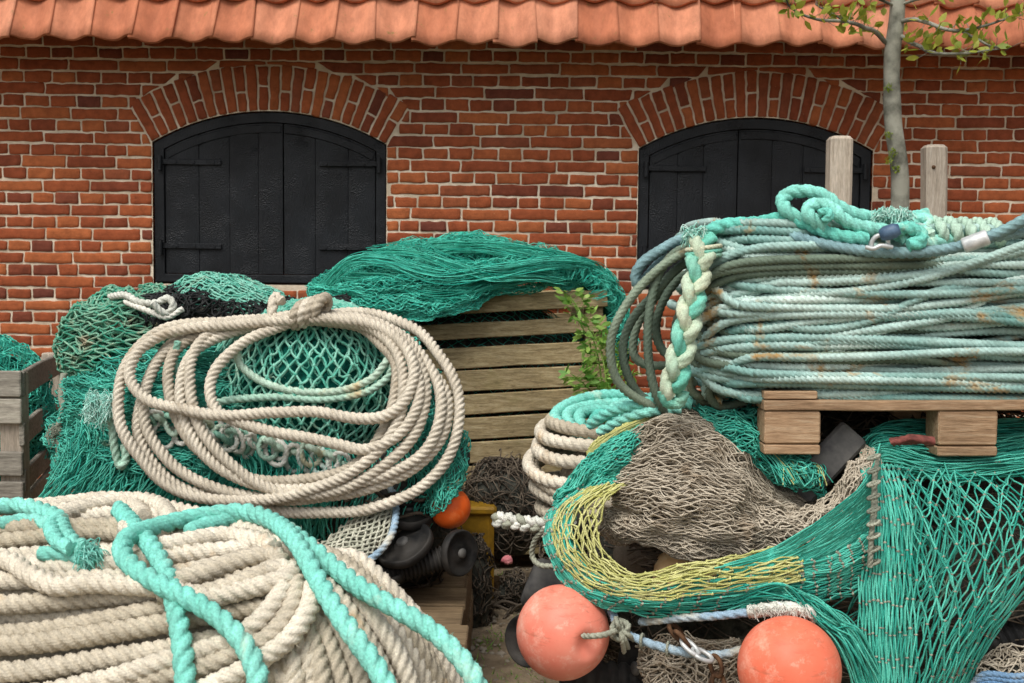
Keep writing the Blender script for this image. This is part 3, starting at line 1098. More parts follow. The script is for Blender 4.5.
# ------------------------------------------------------------------ young tree in front of the shutters
tb = P(898, 500, 4.960)
tree = empty('young_tree', (tb[0], tb[1], 0), 'slim grey young tree with moss spots and sparse fresh leaves before the wall', 'tree')
mb = MB()
tr_pts = PP([(893, 545, 4.960), (896, 420, 4.960), (897, 300, 4.960), (900, 200, 4.960), (899, 165, 4.950), (893, 120, 4.960), (892, 60, 4.960), (897, 15, 4.960), (899, -40, 4.980), (903, -140, 4.960)])
pt = spline(tr_pts, 10)
tube(mb, pt, np.linspace(.046, .032, len(pt)) * (1 + .06 * vn(pt * 9, 2)), 14)
trunk = mb.build('trunk', M['bark'], tree)
for (px, py) in ((888, 88), (889, 135), (893, 152), (895, 168), (890, 160)):
    mb = MB()
    c = P(px + random.uniform(-2, 2), py, 4.915)
    u = rng.normal(0, 1, (60, 3)); u = nrm(u) * rng.uniform(.3, 1, (60, 1)) * [.018, .012, .02]
    for q in u:
        b = c + q
        t = b + nrm(q + rng.normal(0, .01, 3)) * .012
        w_ = nrm(rng.normal(0, 1, 3)) * .003
        mb.add(np.array([b - w_, b + w_, t]), np.array([[0, 1, 2]]), 0)
    mb.build('moss_cushion', M['moss'], tree)
brs = [
    [(886, 42, 4.960), (872, 30, 4.860), (858, 24, 4.760), (842, 22, 4.710), (820, 20, 4.660), (800, 13, 4.640), (788, 5, 4.620), (784, -8, 4.610)],
    [(858, 24, 4.760), (845, 20, 4.760), (830, 12, 4.740), (815, 5, 4.730)],
    [(893, 5, 4.960), (880, 0, 4.860), (866, -4, 4.810), (850, -8, 4.760)],
    [(898, 35, 4.960), (915, 45, 4.860), (932, 52, 4.760), (950, 55, 4.710), (975, 52, 4.660), (1000, 50, 4.640)],
    [(897, 22, 4.960), (915, 20, 4.860), (935, 26, 4.760), (960, 30, 4.710), (985, 26, 4.660), (1005, 20, 4.660), (1022, 15, 4.660)],
    [(899, 5, 4.960), (920, -2, 4.860), (950, -6, 4.760), (990, -10, 4.660)],
    [(960, 30, 4.710), (975, 38, 4.690), (992, 46, 4.660), (1010, 48, 4.660)],
]
mb = MB(); lv = MB()


def leaf(mb, c, d, L, w):
    d = nrm(d); s_ = nrm(np.cross(d, rng.normal(0, 1, 3))); n_ = np.cross(d, s_)
    V = np.array([c, c + d * L * .35 + s_ * w - n_ * w * .2, c + d * L * .75 + s_ * w * .7 - n_ * w * .2, c + d * L - n_ * L * .12, c + d * L * .75 - s_ * w * .7 - n_ * w * .2, c + d * L * .35 - s_ * w - n_ * w * .2, c + d * L * .5])
    mb.add(V, np.array([[0, 1, 6], [1, 2, 6], [2, 3, 6], [3, 4, 6], [4, 5, 6], [5, 0, 6]]), 0, True)


for bi, b in enumerate(brs):
    p = spline(PP(b), 8)
    p = p + v3(p * 12, bi) * .006
    tube(mb, p, np.linspace(.011 if bi in (0, 3, 4) else .007, .003, len(p)), 7)
    for i in range(4, len(p)):
        for _ in range(2 if rng.random() < .62 else 0):
            d_ = rng.normal(0, 1, 3) + [0, -.3, .5]
            c = p[i] + nrm(d_) * rng.uniform(.005, .05)
            tube(mb, np.array([p[i], c]), .0014, 3, cap=False)
            leaf(lv, c, d_ + rng.normal(0, .5, 3), rng.uniform(.035, .062), rng.uniform(.010, .017))
mb.build('branch', M['bark'], tree)
lv.build('foliage', M['leaf'], tree)

# ------------------------------------------------------------------ two upright posts behind the wire coil
for (px, top, wpx, lean, lab) in ((840, 137, 22, 0, 'weathered square wooden post standing in front of the right shutter'), (934, 145, 21, .012, 'weathered square wooden post with a small bolt, right of the tree trunk')):
    d = 4.3
    t = P(px, top, d)
    hw_ = wpx / F * d / 2
    mb = MB()
    A = np.array([[1, 0, 0], [0, 1, 0], [-lean * 2, 0, 1]])
    box(mb, (-hw_, -hw_, 0), (hw_, hw_, t[2]), 0, .012, M=(np.array([t[0] + lean * 2 * t[2], d, 0]), A), rough=.002)
    o = mb.build('wooden_post', M['wood_grey_v'])
    tag(o, lab, 'post', 'upright posts behind the wire coil')
    if lean:
        mb = MB()
        c = P(934, 167, d - hw_ - .004)
        lathe(mb, c, (0, 1, 0), [(0.001, -.003), (.006, -.002), (.008, .004)], 12)
        OFF[o.name] = np.array(o.location)
        mb.build('bolt', M['rust'], o)

#@@CRATES
# ------------------------------------------------------------------ crates
def quadboard(mb, a, b, h, depthvec, mat=0, seg=20):
    """board whose top edge runs a->b, hangs h (down), thickness along depthvec"""
    L = np.linalg.norm(b - a)
    x = nrm(b - a); z = nrm(np.array([0, 0, 1]) - x * x[2]); y = np.cross(z, x)
    A = np.stack([x, y, z])
    th = np.linalg.norm(depthvec)
    box(mb, (0, 0, -h), (L, th, 0), mat, .004, M=(a, A), rough=.0022)


# back crate
fl, fr_ = P(322, 304, 4.86), P(606, 290, 4.98)
xdir = nrm(fr_ - fl)
back = np.array([-xdir[1], xdir[0], 0]); back /= np.linalg.norm(back)
cr = empty('slatted_crate', ((fl[0] + fr_[0]) / 2, 5.1, 0), 'mossy brown slatted crate heaped with green net under the wall', 'crate', 'slatted wooden crates')
mb = MB()
pxm = F / 4.92
tops = [(0, 17), (26.5, 15.5), (50, 21), (74, 21), (98, 20), (121.5, 22), (146, 21), (170, 22), (195, 22), (219, 22), (243, 22)]
dn = np.array([0, 0, -1.0])
for (t, hgt) in tops:
    jitter = random.uniform(-.004, .004)
    quadboard(mb, fl + dn * (t / pxm + jitter) - back * .022, fr_ + dn * (t / pxm + random.uniform(-.004, .004)) - back * .022, hgt / pxm, back * .02)
mb.build('front_panel', M['wood_crate'], cr)
mb = MB()
for (t, hgt) in tops:
    quadboard(mb, fl + dn * (t / pxm) + back * .62, fr_ + dn * (t / pxm) + back * .5, hgt / pxm, back * .02)
mb.build('back_panel', M['wood_crate'], cr)
for s_, pnt in ((0, fl), (1, fr_)):
    mb = MB()
    e = xdir * (-.025 if s_ == 0 else .004)
    for (t, hgt) in tops:
        quadboard(mb, pnt + e + dn * (t / pxm), pnt + e + back * .5 + dn * (t / pxm), hgt / pxm, xdir * .02)
    mb.build('side_panel', M['wood_crate'], cr)
for pnt, bk in ((fl + xdir * .03, 0), (fr_ - xdir * .09, 0), (fl + xdir * .03, .42), (fr_ - xdir * .09, .42)):
    mb = MB()
    a = pnt + back * (bk + .002)
    box(mb, (0, 0, -1.22), (.08, .06, -.004), 0, .006, M=(a, np.stack([xdir, back, [0, 0, 1]])), rough=.001)
    mb.build('corner_post', M['wood_crate'], cr)
# dark mass of net in the crate
mb = MB()
cen = (fl + fr_) / 2 + back * .27
solid(mb, ell(cen + np.array([0, 0, -.45]), (.62, .2, .48), (-180, 180), (-89, 89), .05, 2, 3), 50, 30, 1)
net(mb, ell(cen + np.array([0, 0, -.45]), (.62, .2, .48), (-100, 100), (-60, 80), .05, 2, 3, .02), 60, 60, .0016, 2, .012, knot=0, sides=3)
tag(mb.build('crated_net', [M['net_bright'], M['shade_core_dark']]), 'dark green net packed inside the brown slatted crate', 'fishing net')

# net draped over it
Z1 = lambda L, d: [(310 + x / 2.627, 220 + y / 2.627, d_) for (x, y), d_ in zip(L, d if hasattr(d, '__len__') else [d] * len(L))]
top_b = Z1([(10, 215), (70, 190), (150, 140), (260, 115), (400, 95), (520, 115), (640, 130), (730, 160), (790, 250), (815, 330)], 5.3)
ridge = Z1([(0, 200), (60, 168), (140, 108), (250, 84), (400, 62), (520, 88), (640, 104), (725, 146), (800, 220), (835, 330)], 5.08)
midl = Z1([(5, 200), (70, 180), (160, 140), (260, 122), (390, 104), (520, 110), (640, 130), (720, 150), (785, 225), (822, 350)], [4.9, 4.88, 4.84, 4.82, 4.83, 4.86, 4.9, 4.94, 4.99, 5.0])
low = Z1([(8, 208), (90, 212), (190, 205), (290, 200), (390, 180), (510, 140), (640, 135), (715, 145), (788, 196), (822, 370)], [4.84, 4.8, 4.76, 4.74, 4.76, 4.82, 4.9, 4.97, 5.05, 5.06])
bot = Z1([(8, 214), (100, 222), (200, 236), (300, 256), (380, 236), (450, 190), (560, 164), (690, 156), (786, 186), (812, 385)], [4.83, 4.79, 4.77, 4.76, 4.79, 4.84, 4.92, 4.99, 5.07, 5.08])
G = [top_b, ridge, midl, low, bot]
mb = MB()
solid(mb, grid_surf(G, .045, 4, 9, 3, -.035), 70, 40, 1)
for q, (pu, sd) in enumerate(((.0, 3), (.008, 3), (.018, 5), (.026, 8))):
    net(mb, grid_surf(G, .045, 4, 9, 3, pu - .012, .012, (10, 10)), 74, 76, .0019, 3, .012, .3, .25, 1.5, 3)
for path, n_, sp_ in (([(322, 288, 4.85), (352, 262, 4.79), (390, 262, 4.74), (440, 276, 4.71), (500, 270, 4.74), (560, 262, 4.82), (600, 274, 5.0), (619, 330, 5.06)], 30, 8),
                       ([(372, 252, 4.84), (410, 250, 4.78), (450, 262, 4.74), (490, 274, 4.74), (530, 274, 4.79), (566, 278, 4.86)], 25, 7),
                       ([(430, 248, 4.86), (480, 246, 4.82), (530, 254, 4.83), (580, 264, 4.95), (610, 296, 5.04)], 30, 8),
                       ([(330, 296, 4.82), (370, 296, 4.76), (410, 300, 4.73), (450, 298, 4.74), (490, 284, 4.78), (530, 278, 4.83)], 30, 8),
                       ([(560, 256, 4.98), (592, 268, 5.02), (612, 290, 5.05), (619, 320, 5.06), (620, 352, 5.06)], 30, 6),
                       ([(345, 276, 4.81), (390, 280, 4.75), (430, 292, 4.72), (470, 290, 4.74)], 20, 7)):
    bundle(mb, path, n_, sp_, .0021, twist=.25, dj=.02)
tag(mb.build('draped_net', [M['net_bright'], M['shade_core_green']]), 'bright green fine net heaped over the top of the brown crate', 'fishing net')

# left crate
fc = P(24, 371, 4.0)
rc = P(66, 350, 5.1)
lc = fc + np.array([-1.0, 0, 0])
dx, dyv = nrm(rc - fc), np.array([-1.0, 0, 0])
inw = np.array([-dx[1], dx[0], 0]); 
if inw[0] > 0: inw = -inw
crl = empty('slatted_crate', (fc[0] - .4, fc[1] + .4, 0), 'weathered grey slatted crate of green net at the left edge', 'crate', 'slatted wooden crates')
pm = F / 4.0
bl_ = [(0, 25.5), (27.5, 25), (81, 25), (112, 25)]
mb = MB()
for (t, h_) in bl_:
    quadboard(mb, lc + dn * (t / pm) + [0, -.022, 0], fc + dn * (t / pm) + [-.005, -.022, 0], h_ / pm, np.array([0, .02, 0]))
mb.build('front_panel', M['wood_grey'], crl)
mb = MB()
for (t, h_) in [(0, 26), (52, 24), (100, 24), (128, 20)]:
    quadboard(mb, fc + dn * (t / pm) + dx * .0, rc + dn * (t / pm), h_ / pm, dx * .02)
mb.build('side_panel', M['wood_grey'], crl)
for a in (fc + np.array([-.095, .002, 0]), fc + dx * 1.0 + np.array([-.095, .002, 0])):
    mb = MB()
    box(mb, (0, 0, -.95), (.085, .06, -.006), 0, .005, M=(a, np.eye(3)), rough=.001)
    mb.build('corner_post', M['wood_grey_v'], crl)
mb = MB()
cen = fc + dx * .45 + np.array([-.5, .05, -.25])
solid(mb, ell(cen, (.46, .42, .37), (-180, 180), (-89, 89), .06, 2, 3), 50, 30, 1)
for pu in (.012, .025, .035):
    net(mb, ell(cen, (.46, .42, .37), (-120, 140), (-50, 85), .08, 2.6, 3, pu, .02, (4, 7)), 90, 70, .0021, 2, .02, .3, .25, 1.4, 3)
tag(mb.build('crated_net', [M['net_bright'], M['shade_core_green']]), 'bright green net filling the grey crate at the left edge', 'fishing net')

# ------------------------------------------------------------------ weed by the crate
wb = P(598, 520, 4.75)
weed = empty('weed', (wb[0], wb[1], 0), 'leafy green weed growing up beside the brown crate', 'plant')
st, lvs = MB(), MB()
stems = [[(600, 530, 4.75), (600, 450, 4.74), (602, 390, 4.72), (595, 345, 4.7), (582, 315, 4.7), (570, 296, 4.7)],
         [(602, 530, 4.76), (606, 430, 4.7), (606, 380, 4.68), (600, 350, 4.68), (592, 330, 4.66)],
         [(600, 450, 4.74), (594, 400, 4.7), (585, 385, 4.66), (575, 378, 4.64)],
         [(603, 530, 4.76), (612, 420, 4.68), (618, 390, 4.66), (626, 372, 4.66)],
         [(601, 500, 4.75), (605, 420, 4.72), (612, 370, 4.7), (610, 340, 4.68)]]
for si, s_ in enumerate(stems):
    p = spline(PP(s_), 9)
    tube(st, p, np.linspace(.005, .002, len(p)), 6)
    for i in range(len(p) // 3, len(p)):
        if p[i][2] < .6: continue
        for sd in (-1, 1):
            if rng.random() < .32: continue
            d_ = np.array([sd * rng.uniform(.5, 1), rng.normal(-.2, .4), rng.uniform(-.1, .6)])
            q = p[i] + nrm(d_) * rng.uniform(.02, .05)
            tube(st, np.array([p[i], q]), .0014, 3, cap=False)
            for _ in range(3):
                leaf(lvs, q + rng.normal(0, .008, 3), d_ + rng.normal(0, .5, 3), rng.uniform(.03, .055), rng.uniform(.006, .011))
st.build('stem', M['weed'], weed)
lvs.build('foliage', M['weed'], weed)
# ------------------------------------------------------------------ pallets under the left piles
def pallet(name, corner, w, dpt, mat, label, group, ang=0, h=.14, boards=5, side=None):
    """corner = right front top corner; extends w to the left and dpt back"""
    e = empty(name, (corner[0] - w / 2, corner[1] + dpt / 2, corner[2] - h), label, 'pallet', group)
    ca, sa = math.cos(ang), math.sin(ang)
    A = np.array([[ca, sa, 0], [-sa, ca, 0], [0, 0, 1.0]])
    bw = dpt / boards
    for i in range(boards):
        mb = MB()
        box(mb, (-w + random.uniform(-.01, .01), i * bw + .008, -.022), (random.uniform(-.012, .004), (i + 1) * bw - .012, 0), 0, .004, M=(corner, A), rough=.002)
        mb.build('deck_board', mat, e)
    for i, x in enumerate((-w, -w / 2 - .05, -.1)):
        mb = MB()
        box(mb, (x, .004, -h + .004), (x + .095, dpt - .004, -.025), 0, .004, M=(corner, A), rough=.002)
        mb.build('bearer', mat, e)
    return e


c = P(462, 626, 3.12)
pallet('wooden_pallet', c, 1.35, 1.0, M['wood_old'], 'worn wooden pallet under the net heap with the hanging beige rope coil', 'old pallets under the left piles', h=c[2] - .16)
pallet('wooden_pallet', c + np.array([.005, .02, -(c[2] - .16) - .004]), 1.35, 1.0, M['wood_old'], 'bottom wooden pallet carrying another pallet below the net heap', 'old pallets under the left piles', h=.15)
c2 = P(466, 668, 2.72)
pallet('wooden_pallet', c2, 1.6, .9 - .55, M['wood_old'], 'worn wooden pallet sticking out right of the cream rope heap in front', 'old pallets under the left piles', h=c2[2] - .002, boards=2)
mb = MB()
pa, pb = P(468, 590, 4.5), P(520, 573, 4.62)
quadboard(mb, pa * [1, 1, 0] + [0, 0, .045], pb * [1, 1, 0] + [0, 0, .045], .045, np.array([0, .09, 0]))
tag(mb.build('plank', M['wood_old']), 'short brown plank lying on the soil between the piles', 'plank')

# ------------------------------------------------------------------ left net heap
hc = P(255, 440, 3.95)
mb = MB()
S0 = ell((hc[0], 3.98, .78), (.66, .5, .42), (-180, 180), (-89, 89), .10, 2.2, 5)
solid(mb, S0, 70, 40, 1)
tealA = ell((hc[0], 3.98, .78), (.66, .5, .42), (-110, 110), (-70, 60), .10, 2.2, 5, .0, .04, (3, 9))
for pu in (.008, .022, .034):
    Sx = ell((hc[0], 3.98, .78), (.66, .5, .42), (-110, 110), (-70, 60), .10, 2.2, 5, pu, .045, (3, 9))
    net(mb, Sx, 46, 110, .0024, 3, .02, .35, .35, 1.5, 3)
# pleats of fine net hanging down at the front left
def pleat(rows, n, r, mat=0, spread=5, dsp=.03, per=9):
    """bunch of loose twines between px rows: rows = [(xa, xb, y, d), ...]"""
    for i in range(n):
        t = i / (n - 1)
        pts = []
        for q, (xa, xb, y, d) in enumerate(rows):
            pts.append((xa + (xb - xa) * t + random.uniform(-spread, spread), y + random.uniform(-spread, spread) * .8, d + random.uniform(-dsp, dsp)))
        p = spline(PP(pts), per)
        p = p + v3(p * 30, i) * .008
        tube(mb, p, r, 3, mat, cap=False)


pleat([(75, 200, 425, 3.46), (72, 225, 445, 3.4), (60, 215, 470, 3.36), (38, 205, 497, 3.34), (20, 190, 525, 3.36)], 210, .0021, spread=9)
pleat([(150, 330, 440, 3.44), (170, 340, 470, 3.36), (150, 330, 500, 3.33), (140, 330, 540, 3.36)], 120, .0021, spread=9)
pleat([(250, 440, 450, 3.46), (260, 450, 480, 3.4), (260, 430, 515, 3.38), (250, 420, 550, 3.42)], 120, .0021, spread=9)
# horizontal folds at the left
for (y0, y1, n) in ((376, 420, 150), (424, 474, 170)):
    for i in range(n):
        y = y0 + (y1 - y0) * i / n
        b = [(72 + random.uniform(-6, 6), y + random.uniform(-3, 3), 3.62), (90, y + 6 + random.uniform(-3, 3), 3.5 - random.uniform(0, .03)), (130, y + 12 + random.uniform(-4, 4), 3.42 - random.uniform(0, .04)), (175, y + 10 + random.uniform(-4, 4), 3.42 - random.uniform(0, .04)), (215 + random.uniform(-9, 9), y + random.uniform(-4, 4), 3.48)]
        p = spline(PP(b), 9)
        tube(mb, p + v3(p * 26, i) * .01, .0021, 3, cap=False)
Sf0 = ([[(66, 378, 3.62), (95, 378, 3.46), (140, 384, 3.4), (190, 388, 3.42), (220, 380, 3.5)], [(66, 400, 3.58), (92, 402, 3.43), (140, 408, 3.36), (190, 408, 3.38), (225, 400, 3.47)],
                [(60, 425, 3.6), (90, 425, 3.45), (140, 428, 3.4), (190, 428, 3.42), (225, 425, 3.48)], [(58, 450, 3.56), (88, 455, 3.4), (140, 460, 3.34), (200, 458, 3.34), (240, 450, 3.42)], [(50, 480, 3.56), (85, 485, 3.42), (140, 490, 3.37), (200, 488, 3.36), (240, 480, 3.44)]])
solid(mb, grid_surf(Sf0, .02, 3, 8, 4, -.03), 30, 30, 1)
for pu in (-.022, -.012, 0):
    net(mb, grid_surf(Sf0, .02, 3, 8, 4, pu), 36, 70, .002, 2, .014, .35, .35, 1.5, 3)
tag(mb.build('fishing_net', [M['net_green'], M['shade_core_green']]), 'big dense heap of fine green net on the pallet, under the hanging beige rope coil', 'fishing net')

# netted lobe at the upper left, thick weathered twine
mb = MB()
lc_ = P(134, 350, 3.84)
Sl = ell(lc_, (.238, .16, .188), (-180, 180), (-89, 89), .14, 2.6, 8)
solid(mb, Sl, 40, 30, 1)
for pu, r in ((-.012, .003), (0, .0034), (.01, .0034), (.02, .0034)):
    net(mb, ell(lc_, (.238, .16, .188), (-115, 115), (-75, 85), .14, 2.6, 8, pu, .022, (3, 5)), 30, 48, r, 3, .012, .25, .2, 1.7, 5)
o = mb.build('fishing_net', [M['net_mixed'], M['shade_core_green']])
tag(o, 'rounded bundle of weathered grey-green knotted net at the heap\'s upper left', 'fishing net')

# bulging fold on top
mb = MB()
bc = P(228, 304, 3.86)
St = [[(158, 304, 4.0), (182, 282, 3.95), (214, 278, 3.95), (250, 284, 3.96), (288, 302, 4.0)],
      [(156, 308, 3.9), (184, 288, 3.82), (216, 284, 3.8), (254, 291, 3.82), (290, 306, 3.9)],
      [(160, 312, 3.84), (188, 300, 3.74), (224, 298, 3.7), (262, 303, 3.72), (291, 312, 3.82)],
      [(172, 316, 3.82), (204, 314, 3.72), (240, 317, 3.68), (268, 318, 3.7), (294, 319, 3.8)],
      [(185, 325, 3.9), (215, 330, 3.8), (242, 335, 3.76), (270, 335, 3.78), (294, 327, 3.86)]]
sk = lambda u, v: (u + .12 * (v - .5), v)
solid(mb, grid_surf(St, .012, 6, 2, 2, -.012), 30, 24, 1)
for pu in (0, .01):
    net(mb, grid_surf(St, .012, 6, 2, 2, pu), 30, 34, .003, 2, .008, .25, .25, 1.6, 4, umap=sk)
tag(mb.build('fishing_net', [M['net_teal'], M['shade_core_green']]), 'humped fold of teal net on top of the heap below the left shutter', 'fishing net')

# black net
mb = MB()
Sb = [[(125, 303, 3.9), (160, 297, 3.88), (200, 294, 3.86), (240, 303, 3.84), (300, 307, 3.84), (345, 307, 3.9)],
      [(120, 312, 3.82), (160, 307, 3.76), (200, 304, 3.72), (245, 312, 3.72), (300, 315, 3.72), (350, 313, 3.8)],
      [(125, 324, 3.78), (160, 318, 3.7), (200, 316, 3.66), (250, 318, 3.66), (300, 320, 3.67), (345, 320, 3.75)],
      [(130, 347, 3.82), (160, 342, 3.76), (200, 337, 3.74), (250, 337, 3.74), (300, 337, 3.74), (345, 337, 3.8)]]
solid(mb, grid_surf(Sb, .02, 5, 3, 1, -.01), 40, 16, 1)
for pu in (.0, .012, .02):
    net(mb, grid_surf(Sb, .025, 5, 3, 1, pu), 44, 20, .0032, 2, .02, .35, .35, 1.6, 4)
tag(mb.build('fishing_net', [M['net_black'], M['shade_core_dark']]), 'black knotted net spread over the heap beside the teal fold', 'fishing net')

# pale cord lying on the black net
Z4 = lambda L: [(x / 2.627, 260 + y / 2.627, d) for (x, y, d) in L]
mb = MB()
rope(mb, spline(PP(Z4([(290, 96, 3.74), (330, 92, 3.68), (365, 110, 3.64), (410, 112, 3.63), (440, 100, 3.63), (455, 118, 3.62), (440, 140, 3.62), (420, 132, 3.61), (400, 112, 3.6)])), 12), .013, hairs=60)
rope(mb, spline(PP(Z4([(330, 110, 3.68), (370, 126, 3.63), (405, 140, 3.62), (440, 150, 3.62), (480, 128, 3.62)])), 12), .011)
tag(mb.build('cord', M['rope_white']), 'short looped whitish cord lying on the black net', 'rope')

# the bagged teal ball behind the coil
mb = MB()
ball = P(312, 382, 3.73)
rad = (.335, .30, .265)
solid(mb, ell(ball, rad, (-180, 180), (-89, 89), .05, 2, 4), 50, 34, 1)
for pu, r in ((.0, .0034), (.016, .0042)):
    net(mb, (lambda Sx: (lambda u, v: Sx(v, u)))(ell(ball, rad, (-105, 105), (-65, 85), .05, 2, 4, pu)), 24, 60, r, 3, .006, .22, .2, 1.9, 5)
tag(mb.build('fishing_net', [M['net_teal'], M['shade_core_green']]), 'round teal net bag with upright meshes inside the hanging beige coil', 'fishing net')

# row of small white cord loops under the ball
Z5 = lambda L, s=2.44, ox=100, oy=280: [(ox + a[0] / s, oy + a[1] / s) + tuple(a[2:]) for a in L]
mb = MB()
for i in range(26):
    zx = 120 + i * 19 + random.uniform(-8, 8)
    zy = 372 + (i - 8) * 2.2 + random.uniform(-22, 22) + (22 if i > 14 else 0)
    a, b = random.uniform(12, 26), random.uniform(20, 36)
    d0 = 3.36
    t0 = random.uniform(-.4, .4)
    pts = []
    for t in np.linspace(0, 2 * math.pi, 10)[:-1]:
        x, y = a * math.cos(t), b * math.sin(t)
        pts.append((zx + x * math.cos(t0) - y * math.sin(t0), zy + x * math.sin(t0) + y * math.cos(t0), d0 + .025 * math.sin(t + i)))
    rope(mb, spline(PP(Z5(pts)), 6, closed=True), .0088, k=3, mat=0 if i % 3 else 1)
    if i % 2:
        q = [(zx - 20, zy - 18, 3.38), (zx + 4, zy - 10 + random.uniform(-8, 8), 3.34), (zx + 24, zy + 8, 3.37)]
        rope(mb, spline(PP(Z5(q)), 8), .011, k=3, mat=1, hairs=80)
tag(mb.build('cord', [M['rope_white'], M['rope_pale']]), 'row of small whitish cord loops hanging below the round teal net bag', 'rope')

# pale grey-green headline hanging at the left, and the frayed end
mb = MB()
rope(mb, spline(PP([(97, 398, 3.4), (106, 408, 3.36), (112, 425, 3.34), (114, 445, 3.33), (118, 462, 3.33), (122, 466, 3.32), (126, 458, 3.33), (124, 445, 3.34)]), 10), .014, hairs=150)
for q in range(12):
    tuft(mb, P(101 + random.uniform(-11, 11), 408 + random.uniform(-13, 13), 3.31), (random.uniform(-.6, .6), -.7, random.uniform(-.5, .5)), 60, .035, .0012, .7, 1)
M['fray'] = fibre_mat('frayed_fibres', lin(150, 226, 210), lin(214, 244, 234))
tag(mb.build('frayed_rope', [M['rope_pale'], M['fray']]), 'short pale green rope with a frayed fluffy top left of the coil', 'rope')
mb = MB()
rope(mb, spline(PP([(64, 375, 3.72), (62, 395, 3.66), (64, 412, 3.62), (58, 430, 3.6), (60, 450, 3.58), (56, 475, 3.56)]), 10), .014, hairs=150)
tuft(mb, P(57, 432, 3.58), (-1, -.4, 0), 60, .04)
tag(mb.build('rope', M['rope_grey']), 'short grey rope hanging between the grey crate and the green net', 'rope')

# hanging beige coil
loops = [
    [(480, 78), (380, 95), (280, 98), (170, 110), (100, 150), (50, 215), (36, 290), (50, 370), (95, 445), (160, 505), (260, 540), (400, 540), (520, 515), (620, 470), (700, 400), (740, 320), (745, 230), (720, 160), (670, 115), (590, 95), (510, 92)],
    [(530, 85), (620, 72), (700, 82), (785, 122), (848, 195), (882, 280), (884, 365), (850, 450), (780, 518), (680, 558), (560, 574), (430, 568), (300, 543), (190, 508), (118, 448), (88, 380), (96, 290), (128, 205), (200, 130), (300, 98), (400, 90), (478, 80)],
    [(480, 84), (400, 98), (275, 122), (195, 155), (160, 215), (166, 295), (200, 372), (250, 430), (320, 474), (400, 494), (485, 492), (570, 478), (640, 442), (692, 375), (722, 295), (728, 210), (694, 155), (640, 110), (560, 96), (505, 92)],
    [(480, 90), (400, 108), (300, 112), (245, 145), (214, 205), (216, 285), (242, 362), (290, 430), (360, 488), (440, 522), (530, 530), (620, 502), (705, 448), (772, 380), (800, 300), (792, 222), (755, 152), (695, 105), (610, 86), (520, 84)],
    [(485, 92), (425, 115), (345, 150), (283, 208), (266, 268), (290, 322), (370, 358), (480, 380), (590, 404), (660, 412), (735, 378), (782, 302), (778, 222), (738, 155), (665, 108), (580, 92), (520, 90)],
    [(478, 92), (300, 104), (190, 118), (130, 140), (78, 180), (64, 240), (108, 292), (200, 316), (310, 330), (420, 322), (520, 321), (620, 336), (700, 332), (752, 290), (772, 220), (742, 152), (680, 108), (590, 90), (515, 88)],
    [(530, 80), (600, 82), (680, 100), (760, 160), (830, 240), (856, 300), (850, 370), (800, 440), (720, 490), (620, 522), (500, 540), (380, 535), (270, 510), (180, 460), (120, 390), (100, 310), (112, 240), (150, 178), (230, 130), (340, 108), (470, 88)],
    [(520, 84), (620, 92), (720, 120), (790, 180), (832, 260), (838, 340), (800, 420), (720, 470), (640, 495), (540, 512), (430, 512), (340, 490), (265, 445), (215, 375), (190, 300), (196, 220), (240, 160), (330, 118), (470, 92)],
]
dlay = [.0, .052, .03, .012, -.006, -.02, .04, .022]


def coil_depth(py):
    return np.interp(py, [295, 320, 360, 420, 480, 560], [3.60, 3.48, 3.37, 3.27, 3.22, 3.18])


mb = MB()
for li, L in enumerate(loops):
    pts = [(100 + (462 + (x - 462) * .978) / 2.44, 280 + (318 + (y - 318) * .978) / 2.44) for x, y in L]
    pts = [(x, y, coil_depth(y) + dlay[li] - .03 * math.exp(-((x - 310) / 40) ** 2 - ((y - 315) / 12) ** 2)) for x, y in pts]
    p = spline(PP(pts), 16)
    rope(mb, smooth(p, 4), .0188, strands=4, k=4, lay=.078, hairs=200, flat=.3, vary=.2 + .6 * random.random(), wob=.004)
# wraps of the lashing at the top and its end
kc = P(308, 313, 3.5)
for q in range(4):
    c = P(300 + q * 7, 315 - q * 2.2, 3.47)
    th = np.linspace(0, 2 * math.pi, 22)
    ring = c + np.stack([.018 * np.cos(th) * .6 + .012 * np.sin(th), .036 * np.cos(th), .034 * np.sin(th)], -1)
    rope(mb, ring, .0185, k=4, lay=.065, hairs=120)
rope(mb, spline(PP([(282, 302, 3.5), (276, 296, 3.52), (273, 304, 3.5), (272, 316, 3.48)]), 10), .018, hairs=120)
tag(mb.build('rope_coil', M['rope_beige']), 'wide hanging coil of beige three-strand rope tied at the top over the net heap', 'rope')
# two slimmer pale lines in front of the ball
mb = MB()
for L, r in (([(332, 172), (345, 210), (400, 250), (480, 271), (580, 271), (660, 242), (705, 192)], .0135), ([(282, 300), (330, 291), (440, 285), (540, 291), (640, 276), (700, 240), (716, 205)], .0135), ([(190, 150), (182, 200), (205, 260), (250, 300), (285, 302)], .012)):
    p = spline(PP([(100 + x / 2.44, 280 + y / 2.44, 3.42) for x, y in L]), 14)
    rope(mb, p, r, k=4, hairs=60)
tag(mb.build('rope', M['rope_pale']), 'slim pale green line slung twice across the round teal net bag', 'rope')

